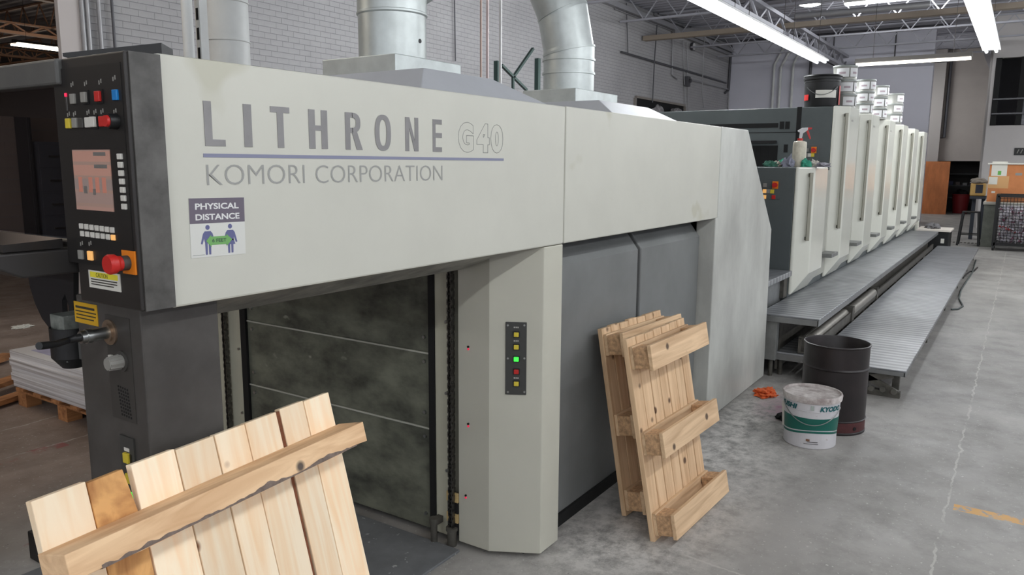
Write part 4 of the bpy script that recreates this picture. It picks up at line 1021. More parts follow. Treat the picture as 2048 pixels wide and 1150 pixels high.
# cable lying by the lower walkway
pts = []
for i, (px, py) in enumerate(((1952, 520), (1945, 545), (1935, 560), (1922, 580), (1918, 597), (1926, 612), (1916, 618), (1898, 619))): q = P(px, py, 2, .012); pts.append(q)
cat_ = []
for a, b in zip(pts[:-1], pts[1:]):
    for k in range(4): cat_.append(a.lerp(b, k / 4))
single(MB().tube(cat_, .010, 8), 'floor_cable', mat('cable_green_grey', rgb(70, 78, 76), .6), 'thin dark cable curling on the floor beside the lower walkway', 'cable', pts[3])
single(MB().tube([P(px, py, 2, .012) for px, py in ((1955, 535), (1948, 542), (1940, 543), (1933, 548), (1926, 556))], .012, 8), 'floor_cable', M_BLACK, 'short black cable end at the far edge of the lower walkway', 'cable', P(1940, 543, 2, 0))
# black box with white board at the far end
bb = Thing('black_cabinet', 'low black cabinet with a white board top at the end of the walkways', 'cabinet', (17.5, 1.4, 0))
bb.part(MB().box(17.15, 17.9, 1.13, 1.62, .0, .49), 'body', M_BLACK, bevel=.01); bb.part(MB().box(17.1, 17.95, 1.10, 1.70, .49, .525), 'top_board', mat('white_board', rgb(226, 218, 208), .6), bevel=.004)
bb.part(plate((17.15, 1.23, .31), UF, NF, .06, .09, .003), 'sticker', M_STICK)
tag(blob((17.55, 1.45, .525), .2, .12, .07, 5, amp=.5).build('grey_rag', mat('rag_grey', rgb(120, 118, 120), .9, var=.3, scale=20), None, org=(17.55, 1.45, .525)), 'crumpled grey rag on the low black cabinet', 'rag')

# ================================================================== THINGS ON THE UNITS
def tin(c, label, big=1.0, lab=0.0):
    r, h = .115 * big, .135 * big
    t = Thing('ink_tin', label, 'tin', c, 'ink tins on the units')
    t.part(MB().lathe(c, [(0, 0), (r * .96, 0), (r * .97, .01), (r * .95, .015), (r, h - .02), (r * 1.02, h - .012), (r * 1.03, h)], 32), 'can', mat('tin_grey', rgb(150, 150, 144), .45, .4, var=.1))
    t.part(MB().lathe(c, [(r * 1.04, h - .012), (r * 1.05, h), (r * 1.03, h + .006), (r * .95, h + .006), (r * .94, h), (0, h)], 32), 'lid', mat('tin_lid', rgb(126, 130, 126), .4, .3))
    # wrapped paper labels facing the aisle and the viewer
    for a0, wd in ((math.radians(200) + lab, .75), (math.radians(262) + lab, .62)):
        vs = []; n = 8
        for i in range(n + 1):
            a = a0 + wd * (i / n - .5) * 1.4
            for z in (h * .18, h * .82): vs.append((c[0] + (r + .0035) * math.cos(a), c[1] + (r + .0035) * math.sin(a), c[2] + z))
        lb = t.part(MB().add(vs, [(2 * i, 2 * i + 2, 2 * i + 3, 2 * i + 1) for i in range(n)], True), 'label_sheet', mat('tin_label', rgb(214, 214, 214), .6))
        vs = []
        for i in range(n + 1):
            a = a0 + wd * (i / n - .5) * .7
            for z in (h * .40, h * .55): vs.append((c[0] + (r + .0045) * math.cos(a), c[1] + (r + .0045) * math.sin(a), c[2] + z))
        t.part(MB().add(vs, [(2 * i, 2 * i + 2, 2 * i + 3, 2 * i + 1) for i in range(n)], True), 'label_print', mat('tin_print', rgb(166, 150, 156), .6), lb)
    return t
ZT = 2.376
def stack(px, depth_x, n, big, words, rnd):
    q = P(px, 200, 0, depth_x); h = .135 * big + .007
    for k in range(n):
        pos = ('bottom tin', 'second tin up', 'third tin up', 'top tin')[k] if k < n - 1 else 'top tin'
        tin((q.x + random.uniform(-.01, .01), max(q.y, 1.76) + random.uniform(-.012, .012), ZT + k * h), 'grey ink tin, %s %s' % (pos, words), big, random.uniform(-.4, .4))
stack(1701, 9.32, 3, 1.08, 'of the stack beside the black bucket', 1)
stack(1741, 10.6, 3, 1.0, 'of the stack on the second tall unit', 2)
stack(1771, 11.7, 3, 1.05, 'of the half hidden middle stack', 3)
stack(1784, 12.0, 3, 1.12, 'of the farthest stack on the third tall unit', 4) if False else None
q = P(1788, 200, 0, 13.0)
for k in range(3): tin((13.0, q.y - .01, ZT + k * .146), 'grey ink tin, %s of the farthest stack' % ('bottom tin', 'middle tin', 'top tin')[k], 1.04, .3 * k)
# black bucket
q = P(1643, 200, 0, 9.02); bc = (9.02, q.y, ZT)
bk = Thing('black_bucket', 'black plastic bucket with white label on the first tall unit', 'bucket', bc)
br = 32 / F * 9.1 * .97
bk.part(MB().lathe(bc, [(0, 0), (br * .93, 0), (br * .95, .01), (br, .26), (br * 1.02, .262), (br * 1.02, .275), (br, .277), (br, .285), (br * 1.06, .287), (br * 1.07, .312), (br * 1.03, .318)], 40), 'pail', M_BLACK)
bk.part(MB().lathe(bc, [(br * 1.07, .318), (br * 1.08, .322), (br * 1.06, .335), (br * .95, .335), (br * .93, .325), (0, .325)], 40), 'lid', M_BLACK)
def wrap(c, r, a0, a1, z0, z1, n=10):
    vs = []
    for i in range(n + 1):
        a = a0 + (a1 - a0) * i / n
        for z in (z0, z1): vs.append((c[0] + r * math.cos(a), c[1] + r * math.sin(a), c[2] + z))
    return MB().add(vs, [(2 * i, 2 * i + 2, 2 * i + 3, 2 * i + 1) for i in range(n)], True)
va = math.atan2(-bc[1], -bc[0])
bk.part(wrap(bc, br * 1.004 + .002, va - .35, va + .85, .09, .17), 'label_sheet', M_STICK)
bk.part(wrap(bc, br * 1.004 + .002, va - 1.25, va - .8, .07, .13), 'red_label', M_RED)
bk.part(wrap(bc, br * 1.004 + .002, va + 1.15, va + 1.4, .02, .22), 'red_strip', M_RED)
hd = [Vector((bc[0] + (br + .01) * math.cos(va - .9 + .2 * i), bc[1] + (br + .01) * math.sin(va - .9 + .2 * i), bc[2] + .24 - .12 * math.sin(math.pi * (i + 1) / 11))) for i in range(10)]
bk.part(MB().tube(hd, .004, 6), 'bail', M_STEEL)
# spray bottle and rags on the short unit
q = P(1597, 333, 0, 7.62); sc = (7.62, q.y, 1.737); SBh = .25
sbt = Thing('spray_bottle', 'white spray bottle with red trigger on the short unit', 'spray bottle', sc)
rb_ = 13 / F * 7.3
sbt.part(MB().lathe(sc, [(0, 0), (rb_ * .9, 0), (rb_, .01), (rb_, .17), (rb_ * .99, .218), (rb_ * .93, .232), (rb_ * .5, .240), (rb_ * .32, .242), (rb_ * .32, .25)], 28), 'bottle', mat('cloudy_bottle', rgb(208, 202, 184), .5, var=.2, scale=25))
sbt.part(MB().cyl((sc[0], sc[1], sc[2] + .245), (sc[0], sc[1], sc[2] + .265), rb_ * .38, seg=18), 'collar', M_RED)
sr = Vector((.25, -.97, 0)).normalized(); o = Vector(sc) + Vector((0, 0, .265))
def sprism(pts, th):
    n_ = sr.cross(Vector((0, 0, 1))).normalized(); mb = MB(); n = len(pts)
    vs = [o + sr * a + Vector((0, 0, b)) + n_ * (s * th / 2) for s in (-1, 1) for a, b in pts]
    mb.add(vs, [tuple(range(n))[::-1], tuple(range(n, 2 * n))] + [(i, (i + 1) % n, n + (i + 1) % n, n + i) for i in range(n)]); return mb
sbt.part(sprism([(-.012, 0), (.014, 0), (.02, .045), (.062, .075), (.062, .098), (.01, .095), (-.03, .07), (-.022, .058), (-.008, .055)], .028), 'sprayer_head', M_FIX, bevel=.003)
sbt.part(sprism([(.040, .072), (.062, .075), (.095, .082), (.098, .098), (.062, .098)], .026), 'nozzle', M_RED, bevel=.002)
sbt.part(sprism([(.045, .075), (.066, .075), (.082, .03), (.094, -.005), (.082, -.01), (.066, .022)], .016), 'trigger', M_RED, bevel=.002)
for i, (px, w, h, colr, nm, seed) in enumerate(((1540, .06, .035, (60, 110, 92), 'dark green', 1), (1553, .05, .035, (196, 186, 170), 'cream', 2), (1566, .05, .045, (70, 170, 140), 'bright green', 3), (1577, .045, .06, (140, 142, 156), 'blue grey', 4), (1612, .04, .045, (70, 165, 138), 'sea green', 5), (1628, .045, .04, (206, 200, 190), 'white', 6), (1644, .06, .03, (160, 158, 166), 'pale grey', 7))):
    q = P(px, 333, 0, 7.52 + .05 * (i % 3)); c = (q.x, q.y, 1.737)
    tag(blob(c, w * .8, w, h, seed, amp=.65, n=12).build('cloth_rag', mat('rag_' + nm, rgb(*colr), .9, var=.25, scale=30), None, org=c), 'crumpled %s rag beside the spray bottle' % nm, 'rag', 'rags on the short unit')

# ================================================================== PALLETS
def pallet_fg():
    TL, TR, B = Vector((.695, 1.632, 1.06)), Vector((1.582, 1.711, 1.06)), Vector((1.606, 1.442, 0))
    ux = (TR - TL).normalized(); uv = (TR - B).normalized(); un = ux.cross(uv).normalized()    # un points to the viewer's side
    if un.y > 0: un = -un
    L_ = (TR - B).length; w = (TR - TL).length; BL = B - ux * w
    M4 = Matrix((( ux.x, -un.x, uv.x, BL.x), (ux.y, -un.y, uv.y, BL.y), (ux.z, -un.z, uv.z, BL.z), (0, 0, 0, 1)))
    t = Thing('wooden_pallet', 'pale pine pallet with thick bark edged beam leaning in the foreground', 'pallet', (0, 0, 0), 'wooden pallets', rot=(0, 0, 0))
    t.e.matrix_world = M4
    def u_at(px, py):
        d = RW @ Vector((px - W / 2, -(py - H / 2), -F)); o = Vector((0, 0, CAMZ)); k = (TL - o).dot(un) / d.dot(un); p = o + d * k
        return (p - BL).dot(ux), (p - BL).dot(uv)
    ed = [(62, 172, 1005, 964, 0), (174, 250, 966, 936, 1), (262, 349, 930, 897, 0), (351, 427, 896, 870, 0), (429, 489, 868, 845, 0), (490, 552, 845, 822, 0), (559, 606, 818, 800, 0), (607, 657, 800, 783, 0)]
    th = .022
    for i, (a, b, ya, yb, o) in enumerate(ed):
        u0 = u_at(a, ya)[0]; u1 = u_at(b, yb)[0]; top = L_ + random.uniform(-.004, .003)
        taper = .012 if i == 5 else .004
        if o:
            mb = MB().add([(u0, 0, 0), (u1, 0, 0), (u0, th, 0), (u1, th, 0), (u0, 0, top - .14), (u1 + .012, 0, top - .14), (u0, th, top - .14), (u1 + .012, th, top - .14),
                           (u0, 0, top - .004), (u1 - .006, 0, top - .002), (u0, th, top - .004), (u1 - .006, th, top - .002)],
                          [(0, 2, 3, 1), (0, 1, 5, 4), (2, 6, 7, 3), (0, 4, 6, 2), (1, 3, 7, 5), (4, 5, 9, 8), (6, 10, 11, 7), (4, 8, 10, 6), (5, 7, 11, 9), (8, 9, 11, 10)])
        else: mb = MB().hexa([(u0, 0, 0), (u1, 0, 0), (u0, th, 0), (u1, th, 0), (u0, 0, top), (u1 - .001, 0, top), (u0, th, top), (u1 - .001, th, top)])
        o_ = t.part(mb, 'deck_board', M_WOODO if o else M_WOOD, bevel=.002, label='orange stained rough board' if o else None)
    # bark strip between the boards
    u0 = u_at(552, 822)[0]; u1 = u_at(559, 818)[0]
    t.part(MB().hexa([(u0, .003, L_ * .35), (u0 + .004, .003, L_ * .35), (u0, th, L_ * .35), (u0 + .004, th, L_ * .35), (u0, .003, L_ - .004), (u1, .003, L_ - .004), (u0, th, L_ - .004), (u1, th, L_ - .004)]), 'bark_strip', M_BARK)
    nrm = 0
    rnd = random.Random(3)
    for v1 in (L_ - .105, L_ * .42, .10):
        n = 24; vs = []; v0 = v1 - .062; dpt = .098; ov = .012
        for i in range(n + 1):
            u = -ov + (w + 2 * ov) * i / n; wane = .004 * max(0, math.sin(i * .9) + rnd.uniform(-.5, .8))
            vs += [(u, -.0005, v1), (u, -dpt, v1 - .001), (u, -dpt, v0 + wane), (u, -dpt + .012 + wane * .8, v0), (u, -.0005, v0)]
        fs = [(4, 3, 2, 1, 0), tuple(n * 5 + k for k in range(5))]
        for i in range(n):
            for k in range(5): a = i * 5 + k; b = i * 5 + (k + 1) % 5; fs.append((a, b, b + 5, a + 5))
        sb_ = t.part(MB().add(vs, fs), 'stringer_beam', M_WOODB, bevel=.002, label='rough sawn beam with grey bark edge')
        bv = []; m_ = 90
        for i in range(m_ + 1):
            u = (w * .06 if v1 > .5 else 0) + w * .9 * i / m_
            hh = max(.0012, .014 * mnoise.noise(Vector((u * 9, v1 * 7, 0))) + .006 + .006 * mnoise.noise(Vector((u * 40, 1, 2))))
            bv += [(u, -dpt - .0008, v0 + .002), (u, -dpt - .0008, v0 + .004 + hh), (u, -dpt + .03, v0 - .0012)]
        t.part(MB().add(bv, [(3 * i, 3 * i + 3, 3 * i + 4, 3 * i + 1) for i in range(m_)] + [(3 * i + 2, 3 * i + 5, 3 * i + 3, 3 * i) for i in range(m_)]), 'bark_edge', mat('grey_bark_edge', rgb(132, 116, 106), .9, var=.45, scale=30, bump=.4), sb_, label='ragged grey bark edge')
    return t
pallet_fg()
def pallet_r(label, TL, TR, B):
    TL, TR, B = Vector(TL), Vector(TR), Vector(B)
    ux = (TR - TL).normalized(); uv = (TL - B).normalized(); uv = (uv - ux * uv.dot(ux)).normalized(); un = ux.cross(uv).normalized(); un = -un if un.y > 0 else un
    L_ = (TL - B).length; w = (TR - TL).length
    M4 = Matrix(((ux.x, -un.x, uv.x, B.x), (ux.y, -un.y, uv.y, B.y), (ux.z, -un.z, uv.z, B.z), (0, 0, 0, 1)))
    t = Thing('wooden_pallet', label, 'pallet', (0, 0, 0), 'wooden pallets', rot=(0, 0, 0)); t.e.matrix_world = M4
    nb = 7; th = .026
    for i in range(nb):
        a = w * i / nb; b = w * (i + 1) / nb - (.008 if i % 2 else .005)
        t.part(MB().box(a, b, 0, th, random.uniform(0, .004), L_ - random.uniform(0, .008)), 'deck_board', M_WOODP, bevel=.003)
    for j, v in enumerate((L_ - .145, L_ * .46 - .03, .03)):
        h = .108; D = .118
        t.part(MB().box(0.008, w - .004, -.018, -.0005, v, v + h), 'inner_rail', M_WOODH, bevel=.002)
        for a in (.006, w - .105): t.part(MB().box(a, a + .10, -D + .0195, -.0185, v + .004, v + h - .006), 'end_block', M_CHIP, bevel=.003)
        t.part(MB().box(-.004, w + .004, -D, -D + .019, v - .006, v + h + .004), 'outer_rail', M_WOODH, bevel=.002)
    return t
pallet_r('pine pallet with boxed rails leaning in front, nearest the aisle', (3.19, 1.467, .95), (3.85, 1.441, .95), (3.183, 1.286, 0))
pallet_r('pine pallet with boxed rails leaning behind, against the grey doors', (3.361, 1.683, .95), (4.00, 1.636, .95), (3.348, 1.511, 0))

# ================================================================== PAIL, DRUM, RAG
pc = Vector((5.0, 1.0, 0)); PR, PRt, PH = .158, .172, .335
pa = Thing('paint_pail', 'white metal pail with green band and dusty lid', 'pail', pc)
pa.part(MB().lathe(pc, [(0, .004), (PR * .97, 0), (PR, .006), (PR * 1.0, .08), (PRt * .965, PH * .72), (PRt * .985, PH * .725), (PRt * .985, PH * .735), (PRt * .97, PH * .74), (PRt * .98, PH - .04), (PRt * .98, PH - .03)], 56), 'body', mat('pail_white', rgb(206, 204, 206), .4, var=.1, scale=9, spots=(rgb(150, 130, 120), 12, .7)))
pa.part(MB().lathe(pc, [(PRt * .98, PH - .042), (PRt * 1.03, PH - .038), (PRt * 1.05, PH - .01), (PRt * 1.03, PH), (PRt * .98, PH), (PRt * .96, PH - .012), (PRt * .9, PH - .014), (0, PH - .012)], 56), 'lid', mat('pail_lid', rgb(210, 204, 200), .7, var=.35, scale=14, col2=rgb(150, 138, 134)))
vs = []; n = 56
for i in range(n):
    a = 2 * math.pi * i / n; wv = .010 * math.sin(a * 2 + .6)
    for z in (.115 + wv, .20): r = PR + (PRt * .965 - PR) * (z - .08) / (PH * .72 - .08) + .0012; vs.append((pc.x + r * math.cos(a), pc.y + r * math.sin(a), z))
pa.part(MB().add(vs, [(2 * i, 2 * ((i + 1) % n), 2 * ((i + 1) % n) + 1, 2 * i + 1) for i in range(n)], True), 'green_band', mat('pail_green', rgb(24, 96, 84), .4))
vs = []
for i in range(n):
    a = 2 * math.pi * i / n; wv = .012 * math.sin(a * 2 + .6)
    for z in (.094 + wv, .108 + wv): r = PR + (PRt * .965 - PR) * (z - .08) / (PH * .72 - .08) + .0012; vs.append((pc.x + r * math.cos(a), pc.y + r * math.sin(a), z))
pa.part(MB().add(vs, [(2 * i, 2 * ((i + 1) % n), 2 * ((i + 1) % n) + 1, 2 * i + 1) for i in range(n)], True), 'green_stripe', MATS['pail_green'])
def cyl_text(s, c, r, a_mid, zc, w, h, offset=0.02, slant=0.0):
    v, f = text_geo(s, offset); x0 = min(q[0] for q in v); x1 = max(q[0] for q in v); y0 = min(q[1] for q in v); y1 = max(q[1] for q in v)
    vs = []
    for q in v:
        yy = ((q[1] - y0) / (y1 - y0) - .5) * h; u = ((q[0] - x0) / (x1 - x0) - .5) * w + yy * slant; a = a_mid + u / r
        vs.append((c[0] + r * math.cos(a), c[1] + r * math.sin(a), c[2] + zc + yy))
    return MB().add(vs, f)
va = math.atan2(-pc.y, -pc.x)
M_PG = mat('pail_letter_green', rgb(24, 92, 96), .5); rt = PRt * .985 + .001
pa.part(cyl_text('KYODO', pc, rt, va + .78, .265, .155, .033, .05, .25), 'lettering', M_PG)
pa.part(cyl_text('YUSHI', pc, rt, va - .98, .265, .155, .033, .05, .25), 'lettering', M_PG)
pa.part(wrap(pc, PR + .0022, va - .12, va + .02, .052, .066, 5), 'print_mark', mat('print_brown', rgb(120, 84, 64), .6))
pa.part(wrap(pc, PR + .0022, va - .08, va + .32, .046, .050, 6), 'print_line', M_INK); pa.part(wrap(pc, PR + .0022, va - .2, va + .34, .034, .037, 6), 'print_line', M_INK)
pa.part(wrap(pc, rt + .0005, va - .02, va + .10, .255, .285, 6), 'emblem', mat('emblem_grey', rgb(168, 176, 170), .5))
hd = [Vector((pc.x + (rt + .006) * math.cos(va - 1.15 + i * .1), pc.y + (rt + .006) * math.sin(va - 1.15 + i * .1), .262 - .10 * math.sin(math.pi * i / 24))) for i in range(25)]
pa.part(MB().tube(hd, .003, 6), 'bail', M_STEEL)
a = va - 1.35
pa.part(MB().bar((pc.x + (PR + .004) * math.cos(a), pc.y + (PR + .004) * math.sin(a), .10), (pc.x + (PRt) * math.cos(a), pc.y + PRt * math.sin(a), .26), .018, .006), 'seam', mat('pail_seam', rgb(196, 190, 180), .5))
dc = Vector((5.40, .945, 0)); DR, DH = .205, .585
dm = Thing('steel_drum', 'open dark brown steel drum standing behind the white pail', 'drum', dc)
def dprof():
    return [(0, .01), (DR, .008), (DR + .004, 0), (DR + .004, .012), (DR, .016), (DR, .085), (DR + .006, .09), (DR, .095), (DR, DH * .72), (DR + .007, DH * .735), (DR, DH * .75), (DR, DH - .01), (DR + .006, DH - .006), (DR + .006, DH), (DR - .002, DH + .002), (DR - .006, DH - .006), (DR - .006, .03), (0, .03)]
o = dm.part(MB().lathe(dc, dprof(), 56), 'shell', mat('drum_brown', rgb(42, 35, 35), .42, var=.3, scale=6, col2=rgb(28, 24, 24)))
va = math.atan2(-dc.y, -dc.x)
dm.part(wrap(dc, DR + .0015, va - 1.2, va + 1.5, .018, .084, 20), 'base_band', mat('drum_band', rgb(86, 44, 44), .5, var=.4, scale=14))
c = Vector((dc.x + (DR + .002) * math.cos(va + .75), dc.y + (DR + .002) * math.sin(va + .75), .045)); n_ = Vector((math.cos(va + .75), math.sin(va + .75), 0))
dm.part(MB().cyl(c, c + n_ * .004, .012, seg=14), 'drain_hole', M_BLACKM)
q = P(1532, 790, 2, 0)
tag(blob((q.x, q.y, 0.0), .085, .075, .034, 27, amp=.6, n=22).build('orange_rag', mat('rag_orange', rgb(226, 104, 52), .85, var=.25, scale=25), None, org=(q.x, q.y, 0)), 'crumpled bright orange rag on the floor near the pail', 'rag')
q = P(1565, 838, 2, 0)
tag(blob((q.x, q.y, 0.0), .05, .04, .03, 22, amp=.5, n=12).build('black_rag', M_BLACKM, None, org=(q.x, q.y, 0)), 'small black oily rag lying left of the pail', 'rag')

# ================================================================== LEFT SIDE: stack of sheets and more
st_o = Vector((2.55, 5.95, 0)); 
sx0, sx1, sy0, sy1 = 2.5, 3.25, 4.55, 5.95
sk = Thing('sheet_pallet', 'low pallet carrying the white stack of printed sheets', 'pallet', ((sx0 + sx1) / 2, (sy0 + sy1) / 2, 0), 'wooden pallets')
for k in range(6): y = sy0 + .02 + k * (sy1 - sy0 - .15) / 5; sk.part(MB().box(sx0, sx1, y, y + .11, .115, .135), 'deck_board', M_OLDW)
for x in (sx0 + .01, sx1 - .11, (sx0 + sx1) / 2 - .05):
    for y in (sy0 + .02, sy1 - .14, (sy0 + sy1) / 2): sk.part(MB().box(x, x + .10, y, y + .12, 0, .10), 'block', M_OLDW)
    sk.part(MB().box(x, x + .10, sy0, sy1, .10, .115), 'rail', M_OLDW)
def sheet_mat():
    m = bpy.data.materials.new('sheet_edges'); m.use_nodes = True; nt = m.node_tree; N = nt.nodes; L = nt.links; b = N['Principled BSDF']; b.inputs['Roughness'].default_value = .7
    tc = N.new('ShaderNodeTexCoord'); mp = N.new('ShaderNodeMapping'); mp.inputs['Scale'].default_value = (.6, .6, 60); L.new(tc.outputs['Object'], mp.inputs[0])
    n = N.new('ShaderNodeTexNoise'); n.inputs['Scale'].default_value = 1; n.inputs['Detail'].default_value = 5; L.new(mp.outputs[0], n.inputs['Vector'])
    r = N.new('ShaderNodeValToRGB'); r.color_ramp.elements[0].position = .3; r.color_ramp.elements[1].position = .6; r.color_ramp.elements[0].color = rgb(150, 142, 136); r.color_ramp.elements[1].color = rgb(222, 220, 220)
    L.new(n.outputs['Fac'], r.inputs[0]); L.new(r.outputs[0], b.inputs['Base Color']); return m
ss = Thing('sheet_stack', 'thick stack of white printed sheets on a low pallet behind the press', 'paper stack', ((sx0 + sx1) / 2, (sy0 + sy1) / 2, .135))
for k in range(5):
    j = (.012, -.008, .004, -.012, 0)[k]
    ss.part(MB().box(sx0 + j, sx1 + j, sy0 + .02 + j, sy1 + .02 + j, .1352 + k * .054, .135 + (k + 1) * .054), 'sheet_ream', sheet_mat() if k == 0 else bpy.data.materials['sheet_edges'])
ss.part(MB().box(sx0 + .08, sx1 - .12, sy0 + .15, sy1 - .12, .4051, .406), 'printed_image', mat('print_violet', rgb(150, 146, 176), .4, var=.3, scale=4))
for i, (a, b, w) in enumerate((((0, 775), (118, 735), .12), ((0, 800), (118, 762), .10))):
    A_, B_ = P(*a, 2, .05), P(*b, 2, .05); dv_ = (A_ - B_).normalized(); A_ = A_ + dv_ * .6
    single(MB().bar(A_ + Vector((0, 0, .03 - .04 * i)), B_ + Vector((0, 0, .03 - .04 * i)), w, .035), 'loose_board', M_OLDW, 'brown wooden board on the floor left of the sheet stack, %s one' % ('upper', 'lower')[i], 'board', A_, 'loose boards')
A_, B_ = P(-60, 745, 2, .02), P(16, 718, 2, .02)
single(MB().bar(A_ + Vector((0, 0, .03)), B_ + Vector((0, 0, .03)), .09, .05), 'loose_board', M_OLDW, 'tip of an orange brown board at the left edge', 'board', A_, 'loose boards')
# black holder with rag box on the tower
bn = Thing('black_holder', 'black round holder hanging beside the tower column', 'holder', (.97, 2.06, 1.05))
q0 = P(128, 655, 0, 1.02); q1 = P(132, 735, 0, 1.02)
hc = Vector((1.04, q0.y + .005, q1.z)); hr = .052
bn.part(MB().lathe(hc, [(0, 0), (hr * .55, 0), (hr, .03), (hr, q0.z - q1.z), (hr - .004, q0.z - q1.z), (hr - .004, .03), (0, .02)], 32), 'cup', M_BLACK)
bn.part(MB().box(hc.x - .01, hc.x + .03, 2.0, hc.y - hr + .01, hc.z + .03, hc.z + .08), 'arm', M_DARK)
single(MB().box(hc.x - .035, hc.x + .03, hc.y - .035, hc.y + .035, hc.z + .022, q0.z + .035), 'small_carton', mat('carton_grey_green', rgb(122, 126, 120), .6, var=.5, scale=30), 'small grey green carton standing in the black holder', 'carton', (hc.x, hc.y, hc.z + .022), bevel=.002)
q = P(66, 1085, 2, .1)
q = P(78, 1118, 2, 0)
single(MB().box(q.x - .02, q.x + .04, q.y - .05, q.y + .04, 0, .13), 'black_block', M_BLACK, 'black block on the floor behind the foreground pallet', 'block', (q.x, q.y, 0), bevel=.005)
q = P(45, 655, 2, .0)
tag(blob((q.x, q.y, 0), .10, .06, .02, 31, amp=.5).build('paper_scrap', M_STICK, None, org=(q.x, q.y, 0)), 'white paper scrap on the floor of the neighbouring hall', 'paper')
# lockers and drawers seen through the smoked pane
fc = Thing('drawer_cabinet', 'dark blue grey drawer cabinet seen through the smoked pane', 'cabinet', (6.6, 13.5, 0))
a, b = P(72, 300, 1, 13.3), P(135, 300, 1, 13.3)
fc.part(MB().box(a.x, b.x, 13.3, 13.9, 0, 2.05), 'body', mat('cabinet_blue', rgb(92, 98, 108), .5))
for k in range(5):
    d_ = fc.part(MB().box(a.x + .03, b.x - .03, 13.28, 13.3, .08 + k * .39, .08 + k * .39 + .36), 'drawer', MATS['cabinet_blue'], bevel=.006)
    fc.part(MB().box((a.x + b.x) / 2 - .08, (a.x + b.x) / 2 + .08, 13.255, 13.28, .24 + k * .39, .27 + k * .39), 'drawer_pull', M_STEEL, d_)
lk = P(48, 200, 1, 13.3)
lo = Thing('tall_locker', 'tall dark locker left of the drawer cabinet', 'locker', (lk.x, 13.5, 0))
lo.part(MB().box(lk.x, a.x - .04, 13.3, 13.7, 0, 2.5), 'body', mat('locker_dark', rgb(60, 62, 68), .5), bevel=.01); lo.part(MB().box(lk.x + .03, a.x - .07, 13.285, 13.3, .1, 2.45), 'door', MATS['locker_dark'])

# ================================================================== FAR RIGHT END
pw_ = Thing('plywood_sheet', 'orange brown plywood sheet standing by the far doorway', 'plywood', (32.6, 2.75, 0))
a, b = P(1853, 400, 0, 32.6), P(1894, 400, 0, 32.6)
pw_.part(MB().box(32.55, 32.6, b.y, 3.14, 0, 1.93), 'sheet', mat('plywood_orange', rgb(200, 122, 72), .6, var=.3, scale=5, stretch=(1, 1, .3)))
sh = Thing('store_shelf', 'dark shelf unit inside the far store room', 'shelf', (35, 2.0, 0))
for z in (.55, 1.0, 1.45): sh.part(MB().box(34.6, 35.2, 1.0, 2.6, z, z + .03), 'shelf_board', M_CONDD)
for y in (1.0, 2.56): sh.part(MB().box(34.6, 35.2, y, y + .04, 0, 1.9), 'upright', M_CONDD)
for i in range(6):
    single(MB().box(34.7, 34.95, 1.12 + i * .24, 1.12 + i * .24 + .15, 1.031, 1.031 + .10 + .03 * (i % 3)), 'store_box', mat('store_box_%d' % (i % 3), (rgb(180, 178, 180), rgb(120, 110, 108), rgb(90, 96, 130))[i % 3], .6), 'small box on the shelf in the far store room', 'box', (34.8, 1.2 + i * .24, 1.031), 'boxes on the store shelf', bevel=.005)
rbn = Thing('red_bin', 'red plastic bin standing in the far doorway', 'bin', (33.9, 1.95, 0))
rbn.part(MB().lathe((33.9, 1.95, 0), [(0, 0), (.24, 0), (.30, .68), (.32, .69), (.32, .72), (.28, .72), (.23, .04), (0, .03)], 24), 'tub', mat('bin_red', rgb(140, 40, 44), .5))
tag(blob((33.9, 1.95, .66), .25, .25, .16, 41, amp=.3).build('bin_bag', M_BLACKM, None, org=(33.9, 1.95, .66)), 'black bag bulging from the red bin', 'bag')
# stool
so_ = Thing('metal_stool', 'black metal stool standing beside the packing bench', 'stool', (20.1, .93, 0))
so_.part(MB().box(19.92, 20.28, .76, 1.10, .735, .76), 'seat', M_BLACK, bevel=.01)
for sx_, sy_ in ((-1, -1), (-1, 1), (1, -1), (1, 1)):
    so_.part(MB().bar((20.1 + sx_ * .15, .93 + sy_ * .15, .735), (20.1 + sx_ * .21, .93 + sy_ * .205, 0), .045, .03), 'leg', M_BLACK)
for x in (19.91, 20.29): so_.part(MB().bar((x, .75, .25), (x, 1.11, .25), .02), 'footrest', M_BLACK)
# packing bench, boxes on it, yellow thing
be = Thing('packing_bench', 'grey green bench with solid legs under the brown crate', 'bench', (20.2, 0, 0))
M_BENCH = mat('bench_green', rgb(122, 126, 118), .6, var=.25, scale=9)
be.part(MB().box(19.85, 20.9, -1.6, .71, .93, .99), 'top', mat('bench_top', rgb(196, 194, 184), .6), bevel=.005)
for y in (.47, -1.5): be.part(MB().box(19.9, 20.85, y, y + .22, 0, .93), 'end_leg', M_BENCH)
cr = Thing('brown_crate', 'large orange brown crate with taped papers on the packing bench', 'crate', (20.3, 0, .991))
cr.part(MB().box(20.0, 20.8, -1.4, .66, .991, 1.80), 'body', mat('crate_orange', rgb(200, 128, 78), .7, var=.15, scale=4), bevel=.006)
cr.part(MB().box(19.95, 20.85, -1.4, .70, 1.80, 1.83), 'lid_sheet', M_STICK, bevel=.004)
def crf(px0, px1, py0, py1, name, m, d):
    a, b = P(px0, py0, 0, 20.0), P(px1, py1, 0, 20.0); return cr.part(MB().box(20.0 - d, 20.0, b.y, a.y, b.z, a.z), name, m)
crf(1985, 2013, 323, 352, 'paper', M_STICK, .006); crf(1977, 2016, 352, 377, 'tan_patch', mat('tan_card', rgb(206, 160, 108), .7), .003); crf(1978, 1994, 354, 369, 'paper', M_STICK, .007)
